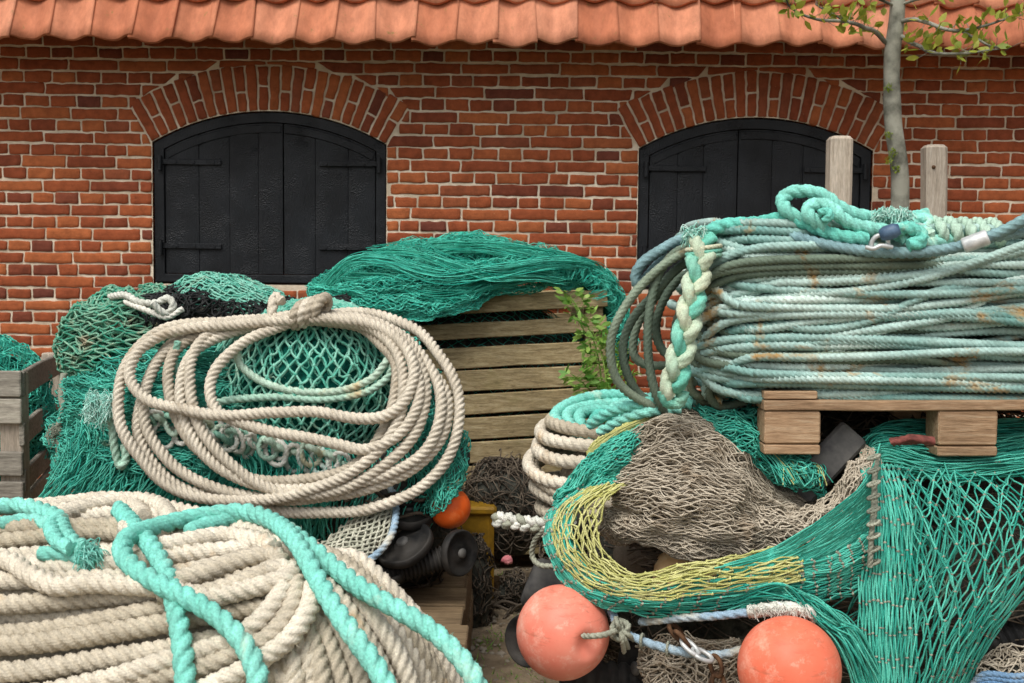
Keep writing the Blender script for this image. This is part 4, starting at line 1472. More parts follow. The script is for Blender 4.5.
# whitish net skirt with a blue edge rope
mb = MB()
Ss = [[(285, 552, 3.3), (320, 545, 3.27), (350, 520, 3.3), (378, 495, 3.36)],
      [(300, 556, 3.24), (330, 548, 3.22), (358, 528, 3.25), (388, 500, 3.33)],
      [(310, 566, 3.2), (342, 556, 3.18), (372, 536, 3.22), (394, 508, 3.32)],
      [(325, 578, 3.2), (355, 566, 3.18), (382, 545, 3.22), (397, 516, 3.32)]]
solid(mb, grid_surf(Ss, 0, 1, 1, 1, -.03), 16, 12, 1)
net(mb, grid_surf(Ss), 22, 14, .0034, 3, .006, .2, .15, 1.8, 5)
net(mb, grid_surf(Ss, .01, 4, 4, 3, -.012), 22, 14, .003, 3, .01, .2, .15, 1.8, 4)
rope(mb, spline(PP([(322, 580, 3.19), (345, 572, 3.17), (372, 558, 3.17), (390, 538, 3.2), (396, 515, 3.28), (394, 495, 3.36), (384, 480, 3.4)]), 10), .012, mat=2, hairs=120)
tag(mb.build('fishing_net', [M['net_white'], M['shade_core_dark'], M['rope_blue']]), 'whitish net edged with pale blue rope below the beige coil', 'fishing net')

# ------------------------------------------------------------------ gear under the left heap: rubber discs, spacer stack, floats
def disc(c, axis, Rd, th, label, hub=True, cupped=.012, group='black rubber discs under the left heap', name='rubber_disc'):
    e = empty(name, tuple(c), label, 'rubber disc', group)
    mb = MB()
    prof = [(.22 * Rd, -th * .5), (.75 * Rd, -th * .5 + cupped), (.93 * Rd, -th * .55), (.99 * Rd, -th * .4), (Rd, 0), (.99 * Rd, th * .4), (.93 * Rd, th * .5), (.8 * Rd, th * .4 - cupped), (.4 * Rd, th * .4 - cupped), (.22 * Rd, th * .5)]
    lathe(mb, c, axis, prof + prof[:1], 36, lump=.004, seed=int(abs(c[0]) * 100))
    mb.build('tread', M['rubber'], e)
    if hub:
        mb = MB()
        lathe(mb, c, axis, [(0, -th * .6), (.2 * Rd, -th * .6), (.215 * Rd, -th * .4), (.215 * Rd, th * .6), (.15 * Rd, th * .75), (0, th * .75)], 18)
        mb.build('hub', M['rubber_grey'], e)
    return e


disc(P(459, 553, 3.3), (.75, -.62, .1), .07, .028, 'upright black rubber disc facing right, nearest to the gap')
disc(P(404, 478, 3.42), (.2, -.75, .55), .10, .035, 'tilted round black rubber disc under the coil, right of the whitish net', cupped=.02)
disc(P(408, 512, 3.38), (.1, -.3, .95), .085, .03, 'flat black rubber disc lying left of the orange float')
disc(P(404, 545, 3.28), (-.3, -.45, .85), .09, .03, 'slanting black rubber disc at the bottom, beside the pale blue rope')
disc(P(380, 570, 3.3), (-.1, -.35, .9), .09, .03, 'lowest black rubber disc lying on the pallet edge')
disc(P(445, 455, 3.6), (.5, -.7, .3), .09, .03, 'black rubber disc behind the right side of the coil')
mb = MB()
a, b = P(366, 580, 3.26), P(448, 556, 3.3)
n = 20
L = np.linalg.norm(b - a)
prof = [(0, 0)]
for i in range(n):
    z = L * i / n
    prof += [(.030, z + .002), (.037, z + L / n * .3), (.037, z + L / n * .6), (.030, z + L / n * .9)]
prof += [(0, L)]
lathe(mb, a, b - a, prof, 20, lump=.003)
tag(mb.build('ribbed_hose', M['rubber']), 'row of black rubber rings threaded on a wire at the pallet edge', 'rubber rings')
mb = MB()
for q in range(14):
    y = 500 + random.uniform(0, 80)
    x0 = random.uniform(345, 372)
    p = spline(PP([(x0, y, 3.38), (x0 + 25, y + random.uniform(-12, 12), 3.33), (x0 + 48, y + random.uniform(-14, 14), 3.34), (x0 + 62, y + random.uniform(-16, 16), 3.38)]), 10)
    rope(mb, p, random.uniform(.004, .009), k=3)
S_ = ell(P(392, 532, 3.6), (.2, .22, .2), (-180, 180), (-89, 89), .15, 3, 4)
solid(mb, S_, 30, 20, 1)
net(mb, ell(P(392, 532, 3.6), (.2, .22, .2), (-110, 110), (-80, 80), .15, 3, 4, .01), 24, 24, .0025, 2, .02, .3, .3, 1.5, 3)
tag(mb.build('net_scraps', [M['net_brown'], M['shade_core_dark']]), 'dark tangle of old twine among the rubber discs', 'fishing net')


def buoy(name, c, r, axis, mat, label, group, stretch=1.0, dimple=True):
    e = empty(name, (c[0], c[1], c[2] - r), label, 'buoy', group)
    mb = MB()
    prof = [(0, -r * stretch)]
    for t in np.linspace(-math.pi / 2, math.pi / 2, 40)[1:-1]:
        rr, hh = r * math.cos(t), r * stretch * math.sin(t)
        if dimple and t > 1.15:
            k = (t - 1.15) / (math.pi / 2 - 1.15)
            hh -= r * .16 * k * k * (3 - 2 * k)
        if abs(t) < .03: rr += .0012
        prof.append((rr, hh))
    prof.append((0, r * stretch - (r * .16 if dimple else 0)))
    lathe(mb, c, axis, prof, 56, lump=.0012)
    mb.build('shell', mat, e)
    return e


ob = buoy('float', P(450, 508, 3.38), .064, (.5, -.5, -.6), M['buoy_orange'], 'small bright orange float half buried under the coil, right of the discs', 'round plastic floats', dimple=False)
# bit of green net hanging over the float
mb = MB()
Sg = [[(405, 425, 3.45), (430, 420, 3.42), (450, 425, 3.42), (468, 440, 3.45)], [(412, 455, 3.38), (435, 450, 3.35), (455, 452, 3.35), (470, 465, 3.38)],
      [(418, 470, 3.36), (440, 470, 3.33), (458, 470, 3.33), (469, 476, 3.36)], [(424, 492, 3.34), (436, 500, 3.305), (447, 490, 3.30), (466, 484, 3.33)], [(426, 512, 3.34), (434, 516, 3.31), (442, 506, 3.30), (456, 492, 3.305)]]
net(mb, grid_surf(Sg, .015, 3, 3, 2), 26, 22, .0022, 2, .015, .3, .3, 1.5, 3)
net(mb, grid_surf(Sg, .015, 3, 3, 2, -.02), 26, 22, .0022, 2, .02, .3, .3, 1.5, 3)
tag(mb.build('fishing_net', [M['net_green']]), 'loose bit of green net hanging over the bright orange float', 'fishing net')

# things in the gap
mb = MB()
bc_ = P(505, 490, 4.55)
bc_[2] = .36
solid(mb, ell(bc_, (.17, .17, .2), (-180, 180), (-89, 89), .2, 3, 5), 30, 20, 1)
for _ in range(420):
    az, el_ = rng.uniform(-1.9, 1.9), rng.uniform(-.7, 1.4)
    d_ = np.array([math.sin(az) * math.cos(el_), -math.cos(az) * math.cos(el_), math.sin(el_)])
    c = bc_ + d_ * [.175, .175, .2] * (1 + .2 * float(fbm((d_ * 3 + 15.5)[None], 5)[0]))
    t = nrm(rng.normal(0, 1, 3)); t = nrm(t - d_ * t.dot(d_) * .8)
    p = spline(np.array([c - t * .06 - d_ * .02, c - t * .02 + rng.normal(0, .01, 3) + d_ * .01, c + t * .03 + rng.normal(0, .01, 3) + d_ * .008, c + t * .07 - d_ * .02]), 5)
    tube(mb, p, .0026, 4, cap=False)
tag(mb.build('net_heap', [M['net_brown'], M['shade_core_dark']]), 'small heap of dark brown net on the ground before the brown crate', 'fishing net')
ybx = empty('plastic_tub', tuple(P(480, 520, 4.35) * [1, 1, 0]), 'yellow plastic tub half hidden behind the left heap', 'tub')
mb = MB()
c0 = P(478, 522, 4.38)
box(mb, (c0[0] - .13, 4.34, .02), (c0[0] + .065, 4.52, .40), 0, .02)
mb.build('body', M['yellow_plastic'], ybx)
mb = MB()
box(mb, (c0[0] - .14, 4.325, .38), (c0[0] + .075, 4.535, .415), 0, .01)
mb.build('rim', M['yellow_plastic'], ybx)
mb = MB()
for ce, rd in ((P(476, 560, 4.15), (.06, .06, .19)), (P(514, 556, 4.36), (.06, .06, .07))):
    ce[2] = rd[2] * .75
    solid(mb, ell(ce, rd, (-180, 180), (-89, 89), .2, 3, 5), 24, 16, 1)
    net(mb, ell(ce, rd, (-120, 120), (-60, 85), .2, 3, 5, .008), 22, 22, .0028, 2, .025, .4, .4, 1.5, 3)
tag(mb.build('net_scraps', [M['net_brown'], M['shade_core_dark']]), 'low dark clump of old net on the soil under the yellow tub', 'fishing net')
mb = MB()
c = P(507, 560, 4.2)
Sx = ell(c, (.022, .026, .016), (-180, 180), (-89, 89), .4, 2.5, 6)
solid(mb, Sx, 18, 12)
tag(mb.build('plastic_scrap', M['pink']), 'crumpled pink scrap of plastic on the soil in the gap', 'litter')
mb = MB()
for q in range(16):
    c = P(505, 545, 4.35) * [1, 1, 0] + [rng.normal(0, .06), rng.normal(0, .06), .015]
    t = nrm(rng.normal(0, 1, 3) * [1, 1, .2]) * .08
    tube(mb, spline(np.array([c - t, c + rng.normal(0, .015, 3) + [0, 0, .02], c + t]), 6), .006, 5)
tag(mb.build('twigs', M['net_brown']), 'dark bits of old rope and twigs scattered on the soil in the gap', 'litter', kind='stuff')

# ------------------------------------------------------------------ cream rope heap in front
Z6 = lambda x, y: (x / 2.048, 480 + y / 2.048)


def fg_d(px, py, lift=0.0):
    d = np.interp(py, [490, 510, 540, 580, 620, 683, 760, 860], [2.62, 2.46, 2.24, 2.11, 2.03, 1.95, 1.9, 1.9])
    d = d + (.16 * (max(0, px - 270) / 165) ** 2)
    return d + lift


mb = MB()
RC = .0208
def strand(zp, lift=0, r=RC, mat=0, noise_=.006, seed=0):
    pts = []
    for x, y in zp:
        px, py = Z6(x, y)
        pts.append((px, py, fg_d(px, py, lift)))
    p = smooth(spline(PP(pts), 16), 6)
    p = p + v3(p * 3.3 + seed * 7.7, seed) * noise_ * 1.6
    rope(mb, p, r, strands=4, k=4, lay=.092, hairs=160, mat=mat, flat=.45)


for lay_ in (2, 1, 0):
    for i in range(0, 12):
        j = (i + (.5 if lay_ == 1 else 0)) * .94
        g_ = lambda a: random.uniform(-a, a)
        zp = [(-160, 178 + 46 * j + g_(8)), (40, 176 + 45 * j + g_(9)), (200, 168 + 42 * j + g_(10)), (350, 156 + 39 * j + g_(9)),
              (470, 142 + 37 * j + g_(7)), (565 - 2 * j, 136 + 36 * j + g_(5)), (640 - 6 * j, 160 + 36 * j), (708 - 17 * j, 212 + 35 * j + g_(5)), (770 - 30 * j, 290 + 33 * j), (826 - 41 * j + g_(6), 380 + 30 * j), (856 - 46 * j, 480 + 28 * j), (856 - 46 * j, 580 + 28 * j)]
        pts = [Z6(-560, zp[0][1] - 6 * i) + (fg_d(0, Z6(0, zp[0][1])[1], .55),), Z6(-680, zp[0][1]) + (fg_d(0, Z6(0, zp[0][1])[1], .22),), Z6(-520, zp[0][1]) + (fg_d(0, Z6(0, zp[0][1])[1], .05 * lay_ + .02),)]
        for q, (x, y) in enumerate(zp):
            px, py = Z6(x, y)
            pts.append((px, py, fg_d(px, py, .05 * lay_)))
        p = smooth(spline(PP(pts), 16), 6)
        p = p + v3(p * 3.3 + (i + 40 * lay_) * 7.7, i) * .012
        rope(mb, p, RC * random.uniform(.93, 1.05), strands=4, k=4, lay=.092, hairs=160, flat=.45)
# strands over the top
for i in range(6):
    y = 46 + 25 * i
    zp = [(-640, y + 60), (-400, y + 26), (-160, y + 20 + random.uniform(-5, 5)), (60, y + 8 + random.uniform(-5, 5)), (220, y - 4 + random.uniform(-5, 5)), (300, y + 2 + random.uniform(-5, 5)), (400, y + 22 - i * 3), (500, y + 36 - i * 7), (590, y + 64 - i * 9), (672 + 8 * i, 168 - i * 2), (738 + 10 * i, 232 - i * 4), (796 + 13 * i, 310 - 4 * i), (850 + 15 * i, 390), (890 + 16 * i, 470)]
    strand(zp, .03 + (.05 if i > 2 else 0) - .003 * i, seed=90 + i)
strand([(100, 75), (170, 55), (240, 40), (290, 38), (330, 52), (350, 80), (330, 105), (290, 112), (255, 100)], -.03, seed=4)
strand([(-80, 40), (0, 52), (80, 60), (150, 62), (230, 46), (270, 52), (290, 75)], .0, seed=5)
strand([(330, 130), (400, 118), (470, 108), (540, 120), (565, 135)], -.045, mat=0, seed=6)
strand([(-160, 160), (0, 160), (60, 190), (120, 215), (190, 210), (260, 215), (330, 222), (420, 240), (500, 225), (570, 205), (600, 190), (580, 180), (540, 190)], -.05, seed=7)
strand([(350, 208), (430, 185), (500, 160), (555, 150), (575, 165), (550, 185), (480, 215), (400, 235), (330, 232)], -.05, seed=8)
strand([(585, 195), (570, 240), (530, 290), (470, 330), (400, 352), (330, 370), (230, 400), (100, 430)], -.04, seed=9)
strand([(640, 215), (628, 265), (590, 320), (530, 365), (470, 400), (390, 440)], -.045, seed=10)
strand([(612, 205), (600, 265), (556, 320), (490, 352), (420, 380), (300, 410), (150, 440)], -.03, seed=12)
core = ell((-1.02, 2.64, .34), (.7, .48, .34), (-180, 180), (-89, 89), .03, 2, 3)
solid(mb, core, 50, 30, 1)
tag(mb.build('rope_heap', [M['rope_cream'], M['core_rope']]), 'big heap of thick cream rope in the left foreground', 'rope')

mb = MB()
def turq(zp, lift=-.055, r=.0205, hairs=120):
    pts = []
    for x, y in zp:
        px, py = Z6(x, y)
        pts.append((px, py, fg_d(min(px, 330), py, lift)))
    p = smooth(spline(PP(pts), 16), 5)
    rope(mb, p, r, k=6, lay=.098, hairs=hairs, flat=.35, vary=random.uniform(.4, .7))
turq([(385, 460), (380, 410), (372, 330), (356, 245), (335, 180), (305, 130), (272, 92), (244, 60)], -.06)
turq([(528, 460), (527, 400), (505, 345), (460, 292), (400, 250), (330, 215), (275, 180), (250, 148), (262, 118), (310, 98), (380, 80), (450, 68), (505, 66), (560, 85), (605, 125), (640, 185), (680, 255), (725, 320), (765, 375), (795, 430), (800, 470)], -.085)
turq([(390, 106), (440, 88), (500, 76), (560, 88), (620, 125), (680, 175), (740, 222), (810, 262), (880, 305), (930, 350), (965, 395), (990, 450)], -.035)
tag(mb.build('rope', M['rope_turq']), 'thick bright turquoise rope looped over the cream rope heap', 'rope')
mb = MB()
turq([(-100, 60), (-20, 56), (40, 52), (85, 62), (118, 80), (130, 108), (150, 132), (175, 142)], -.05, .02)
turq([(-100, 100), (-20, 96), (50, 84), (100, 90), (125, 110), (140, 135)], -.03, .019)
turq([(80, 152), (130, 150), (180, 158), (205, 150)], -.03, .017)
turq([(125, 75), (105, 95), (118, 125), (145, 140)], -.07, .017)
for q in range(5):
    px, py = Z6(178 + random.uniform(-12, 12), 140 + random.uniform(-10, 10))
    tuft(mb, P(px, py, fg_d(px, py, -.05)), (.8, -.4, -.1), 50, .04, .0011, .5)
tag(mb.build('frayed_rope', M['rope_turq']), 'turquoise rope with a frayed end on the heap at the far left', 'rope')
# ------------------------------------------------------------------ right side: wire coil on its pallet
Z3 = lambda L, d=None: [(600 + a[0] / 2.415, 170 + a[1] / 2.415, a[2] if len(a) > 2 else d) for a in L]
mb = MB()
RW = .0138
xl, xr = P(700, 300, 3.1)[0], 1.95
zb_, zt_ = P(800, 394, 3.1)[2] + .018, P(800, 226, 3.15)[2]
NL = 21
for lay_ in range(3):
    for k in range(NL):
        t = (k + random.uniform(-.35, .35)) / (NL - 1)
        t = min(1, max(0, t))
        z = zb_ + (zt_ - zb_) * t
        bulge = .05 * math.sin(math.pi * min(1, .12 + t * .88))
        yf = 3.035 - bulge - .04 * (t < .2) + .03 * lay_ + random.uniform(-.012, .008)
        yb2 = 3.72 - .03 * lay_
        lx = xl + random.uniform(-.03, .05) + .03 * lay_ + (.03 if k < 2 else 0)
        rx = xr - random.uniform(0, .1) - .03 * lay_
        ph = random.uniform(0, 50)
        pts = []
        tl_ = random.uniform(-.075, .075)
        def zz(x, a): return z + tl_ * (x - xl - .6) * math.sin(math.pi * max(.05, min(t, .95))) + a * float(vn(np.array([x * 1.6 + ph, ph, 0]))) * math.sin(math.pi * max(.12, min(t, .93)))
        am = .075
        for x in np.linspace(lx + .1, rx - .1, 9):
            pts.append((x, yf + .008 * math.sin(x * 5 + ph), zz(x, am)))
        pts += [(rx - .02, yf + .08, z), (rx, (yf + yb2) / 2, z), (rx - .02, yb2 - .08, z)]
        for x in np.linspace(rx - .12, lx + .12, 4):
            pts.append((x, yb2, zz(x, .02)))
        dz = random.uniform(-.02, .02)
        pts += [(lx + .03, yb2 - .08, z + dz), (lx - .005, (yf + yb2) / 2, z + dz), (lx + .015, yf + .1, z + dz), (lx + .045, yf + .035, z + dz * .5)]
        p = spline(np.array(pts), 12, closed=True)
        rope(mb, smooth(p, 3), RW * random.uniform(.92, 1.06), strands=6, k=2, flat=.45, lay=.10, step=.011, vary=random.uniform(.15, .75))
# strands that wander across the others
cross = [
    [(395, 350, 3.01), (440, 372, 2.99), (510, 385, 2.98), (600, 378, 2.98), (690, 350, 2.98), (770, 310, 2.98), (850, 286, 2.99), (930, 288, 3.0), (1040, 300, 3.0), (1150, 300, 3.02)],
    [(285, 172, 3.05), (340, 190, 3.02), (420, 218, 3.0), (520, 236, 2.99), (640, 242, 2.99), (800, 236, 3.0), (950, 250, 3.0), (1100, 250, 3.02)],
    [(1150, 150, 3.0), (1030, 180, 3.0), (930, 215, 2.99), (820, 252, 2.98), (700, 280, 2.98), (560, 298, 2.98), (430, 305, 2.99), (330, 330, 3.02), (250, 380, 3.06), (215, 440, 3.1)],
    [(1150, 330, 3.0), (1030, 330, 3.0), (900, 345, 2.99), (760, 372, 2.98), (620, 392, 2.98), (480, 415, 2.99), (360, 450, 3.0), (270, 500, 3.04), (255, 540, 3.06), (290, 560, 3.08)],
    [(220, 490, 3.04), (300, 470, 3.01), (420, 432, 2.99), (560, 415, 2.98), (760, 425, 2.98), (950, 450, 3.0), (1150, 460, 3.0)],
    [(260, 330, 3.05), (330, 300, 3.01), (440, 275, 2.99), (560, 270, 2.98), (700, 262, 2.98), (860, 240, 2.99), (1000, 200, 3.0), (1150, 170, 3.0)],
    [(1150, 250, 3.0), (1030, 262, 3.0), (960, 282, 2.99), (900, 330, 3.0), (800, 360, 2.99), (700, 380, 2.985), (560, 440, 2.99), (400, 470, 3.0), (300, 520, 3.03)],
]
for L in cross:
    rope(mb, smooth(spline(PP(Z3(L)), 14), 3), RW, strands=6, k=2, flat=.45, lay=.10, step=.010)
# loose bights hanging out at the left
hang = [
    [(300, 190, 3.08), (250, 188, 3.06), (170, 218, 3.04), (90, 290, 3.03), (38, 372, 3.03), (25, 440, 3.04), (42, 510, 3.06), (95, 555, 3.08), (160, 580, 3.1)],
    [(300, 210, 3.08), (250, 205, 3.08), (185, 240, 3.08), (132, 300, 3.08), (84, 352, 3.08), (58, 410, 3.08), (60, 475, 3.08), (92, 540, 3.1), (150, 575, 3.12)],
    [(300, 175, 3.1), (240, 180, 3.08), (182, 200, 3.06), (142, 252, 3.05), (122, 322, 3.04), (115, 400, 3.04), (120, 480, 3.05), (138, 550, 3.06), (165, 600, 3.1)],
    [(300, 235, 3.1), (255, 235, 3.12), (192, 262, 3.14), (150, 322, 3.14), (135, 385, 3.14), (155, 440, 3.14), (215, 470, 3.14)],
    [(190, 250, 3.2), (140, 300, 3.2), (92, 370, 3.2), (80, 440, 3.2), (110, 470, 3.2), (170, 472, 3.2)],
    [(300, 260, 3.16), (235, 290, 3.18), (195, 340, 3.2), (180, 400, 3.2), (190, 470, 3.2), (230, 520, 3.2)],
    [(330, 420, 3.04), (270, 440, 3.05), (225, 475, 3.06), (215, 520, 3.08), (240, 545, 3.1), (300, 545, 3.12)],
    [(330, 350, 3.06), (260, 385, 3.07), (215, 440, 3.08), (205, 500, 3.1), (250, 560, 3.12), (330, 570, 3.14)],
    [(330, 470, 3.04), (280, 500, 3.04), (262, 540, 3.05), (290, 572, 3.08), (350, 560, 3.1)],
]
for L in hang:
    rope(mb, smooth(spline(PP(Z3(L)), 14), 3), RW, strands=6, k=2, flat=.45, lay=.10, step=.010, mat=2)
for q in range(22):
    z1 = zt_ - random.uniform(.1, .75) * (zt_ - zb_)
    z2 = max(zb_ - .01, z1 - random.uniform(.08, .3))
    x0 = xl + random.uniform(.22, .5)
    xm = xl + random.uniform(-.07, .05)
    y0 = 3.0 + random.uniform(-.02, .05)
    zz_ = lambda f: z1 + (z2 - z1) * f
    pts = [(x0 + .55, y0 + .16, z1 + random.uniform(-.03, .03)), (x0 + .3, y0 + .06, z1 + random.uniform(-.02, .02)), (x0, y0 - .01, z1), (xm + .13, y0, zz_(.06)), (xm + .03, y0 + .03, zz_(.3)), (xm + random.uniform(0, .02), y0 + .06, zz_(.55)), (xm + .04, y0 + .04, zz_(.85)), (xm + .14, y0 + .01, z2), (x0 + .05, y0, z2 + random.uniform(-.01, .03)), (x0 + .3, y0 + .06, z2 + random.uniform(-.01, .03)), (x0 + .55, y0 + .16, z2 + random.uniform(-.01, .04))]
    rope(mb, smooth(spline(np.array(pts), 12), 3), RW, strands=6, k=2, flat=.45, lay=.10, step=.010, mat=0 if q % 3 else 2, vary=random.uniform(.1, .8))
rope(mb, smooth(spline(PP(Z3([(330, 165, 3.2), (260, 160, 3.2), (195, 168, 3.16), (145, 195, 3.12), (105, 222, 3.1), (86, 252, 3.1), (92, 278, 3.1), (112, 262, 3.12), (150, 222, 3.14), (220, 190, 3.14), (300, 185, 3.14)])), 14), 3), .0165, strands=6, k=2, flat=.45, lay=.12, step=.01, mat=1)
bx = MB
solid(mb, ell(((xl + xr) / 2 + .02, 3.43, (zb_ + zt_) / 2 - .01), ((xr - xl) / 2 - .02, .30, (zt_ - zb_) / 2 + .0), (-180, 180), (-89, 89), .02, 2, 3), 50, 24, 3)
tag(mb.build('wire_coil', [M['wire'], M['wire_blue'], M['wire_old'], M['core_wire']]), 'long stacked coil of pale blue-green wire rope on the brown pallet', 'wire rope')

# blue-grey wire with its metal ferrule on top
e = empty('wire_sling', tuple(P(900, 232, 3.0)), 'blue-grey wire with a shiny metal ferrule lying on top of the coil', 'wire rope')
mb = MB()
rope(mb, smooth(spline(PP(Z3([(425, 148, 3.1), (470, 160, 3.02), (540, 180, 2.98), (640, 196, 2.96), (740, 200, 2.95), (820, 194, 2.94), (880, 182, 2.92), (930, 165, 2.9), (985, 142, 2.88), (1050, 108, 2.86), (1150, 70, 2.84)])), 14), 3), .0165, strands=6, k=2, flat=.45, lay=.13, step=.01)
rope(mb, smooth(spline(PP(Z3([(930, 165, 2.9), (985, 156, 2.9), (1050, 146, 2.9), (1150, 140, 2.9)])), 14), 3), .0165, strands=6, k=2, flat=.45, lay=.13, step=.01)
mb.build('wire', M['wire_blue'], e)
mb = MB()
a, b = P(*Z3([(876, 184, 2.915)])[0]), P(*Z3([(938, 161, 2.89)])[0])
L = np.linalg.norm(b - a)
lathe(mb, a, b - a, [(0, 0), (.017, 0), (.0205, .003), (.021, .008), (.021, L - .008), (.0205, L - .003), (.017, L), (0, L)], 20)
mb.build('ferrule', M['metal'], e)

# thick turquoise rope piled on top
mb = MB()
def r3(L, r=.0205, **k):
    rope(mb, smooth(spline(PP(Z3(L)), 14), 3), r, k=5, lay=r * 5, hairs=150, **k)
r3([(235, 172, 3.06), (262, 148, 3.04), (310, 132, 3.04), (380, 128, 3.05), (430, 118, 3.06), (480, 122, 3.03), (540, 148, 3.0), (590, 162, 2.98), (645, 166, 2.98)])
r3([(250, 165, 3.1), (300, 146, 3.09), (360, 142, 3.09), (420, 140, 3.08), (470, 150, 3.06)])
r3([(660, 172, 3.02), (600, 165, 3.04), (540, 148, 3.04), (490, 122, 3.03), (450, 98, 3.03), (441, 72, 3.05), (462, 54, 3.06), (505, 52, 3.06), (545, 64, 3.06), (575, 88, 3.05), (620, 108, 3.05), (680, 118, 3.06), (740, 118, 3.08), (790, 108, 3.1)])
r3([(540, 138, 3.0), (505, 112, 2.99), (503, 92, 3.0), (530, 82, 3.01), (560, 92, 3.0), (580, 112, 2.99), (610, 132, 2.99), (660, 142, 2.99), (710, 150, 2.98), (740, 168, 2.97)])
r3([(530, 105, 2.97), (548, 98, 2.97), (556, 112, 2.96), (540, 122, 2.97)], .012)
r3([(620, 112, 3.1), (680, 128, 3.06), (740, 126, 3.04), (785, 118, 3.04), (790, 138, 3.03), (775, 165, 3.0), (800, 178, 3.0), (840, 165, 3.02), (900, 165, 3.04)])
r3([(700, 150, 2.96), (735, 140, 2.95), (770, 150, 2.95), (775, 172, 2.94), (745, 182, 2.94)])
for q in range(8):
    tuft(mb, P(*Z3([(705 + random.uniform(-35, 35), 108 + random.uniform(-6, 8), 3.0)])[0]), (random.uniform(-.3, .3), -.4, .9), 60, .036, .0014, .5, 1)
for q in range(4):
    tuft(mb, P(*Z3([(232 + random.uniform(-16, 16), 160 + random.uniform(-10, 10), 3.0)])[0]), (random.uniform(-.7, .3), -.5, .8), 30, .045, .0014, .6, 1)
tag(mb.build('rope', [M['rope_turq'], M['fray']]), 'thick turquoise rope with a round bight lying on top of the wire coil', 'rope')
mb = MB()
pts = []
for t in np.linspace(0, 1, 60):
    x = 780 + 190 * t
    a = t * 2 * math.pi * 5.5
    pts.append((x + 14 * math.cos(a), 148 + 26 * math.sin(a) + 6 * t, 3.06 - .06 * math.cos(a)))
rope(mb, smooth(spline(PP(Z3(pts)), 5), 2), .0165, k=5, lay=.085, hairs=150)
tag(mb.build('rope', M['rope_pale']), 'tight row of pale green rope turns on the coil, left of the metal ferrule', 'rope')
# braided tail hanging down the left end of the coil
mb = MB()
cl = smooth(spline(PP(Z3([(250, 165, 3.0), (243, 215, 2.96), (228, 290, 2.93), (212, 370, 2.91), (196, 440, 2.90), (182, 500, 2.90), (176, 540, 2.92)])), 20), 4)
cl, s = resample(cl, .004)
T_, N_, B_ = frames(cl)
side = nrm(np.cross(T_, np.array([0, 1.0, 0])))
fr2 = np.cross(side, T_)
Lw = .2
for q in range(3):
    a = 2 * math.pi * s / Lw + q * 2 * math.pi / 3
    p = cl + side * (.022 * np.sin(a))[:, None] + fr2 * (.015 * np.sin(2 * a))[:, None]
    rope(mb, p, .0185, k=5, lay=.13, hairs=120, flat=.55)
th = np.linspace(-.2, math.pi + .2, 12)
rope(mb, cl[-1] + np.stack([.026 * np.cos(th), th * 0 - .01, -.026 * np.sin(th)], -1), .018, k=5)
for q in range(3):
    c = cl[2] + np.array([0, -.01, -.02 - .012 * q])
    th = np.linspace(0, 2 * math.pi, 18)
    rope(mb, c + np.stack([.045 * np.cos(th), .036 * np.sin(th), .006 * np.cos(th)], -1), .007, k=3)
M['braid'] = fibre_mat('stained_braid', lin(116, 200, 180), lin(222, 218, 190), lin(200, 160, 108), (.56, .72), big=9)
tag(mb.build('braided_rope', M['braid']), 'thick braided pale turquoise rope hanging down the left end of the wire coil', 'rope')
# shackle
e = empty('shackle', tuple(P(*Z3([(680, 175, 2.93)])[0])), 'small metal shackle with a dark blue pin lying on the turquoise rope', 'shackle')
mb = MB()
a = np.linspace(-.5, math.pi + .5, 16)
c = P(*Z3([(676, 172, 2.925)])[0])
tube(mb, c + np.stack([.022 * np.cos(a), -.006 * np.sin(a), .024 * np.sin(a) - .008], -1), .0062, 8)
tube(mb, P(*[0, 0, 1]) * 0 + spline(np.array([c + [-.04, -.006, -.016], c + [-.02, -.01, -.02], c + [.0, -.012, -.012], c + [.03, -.01, -.016]]), 6), .006, 8)
mb.build('bow', M['metal'], e)
mb = MB()
M['pin_blue'] = plain_mat('dark_blue_paint', lin(52, 74, 100), lin(84, 110, 136), 30, .5)
lathe(mb, P(*Z3([(700, 150, 2.915)])[0]), (.8, -.3, .3), [(0, -.026), (.014, -.026), (.02, -.012), (.02, .012), (.014, .026), (0, .026)], 14)
mb.build('pin', M['pin_blue'], e)

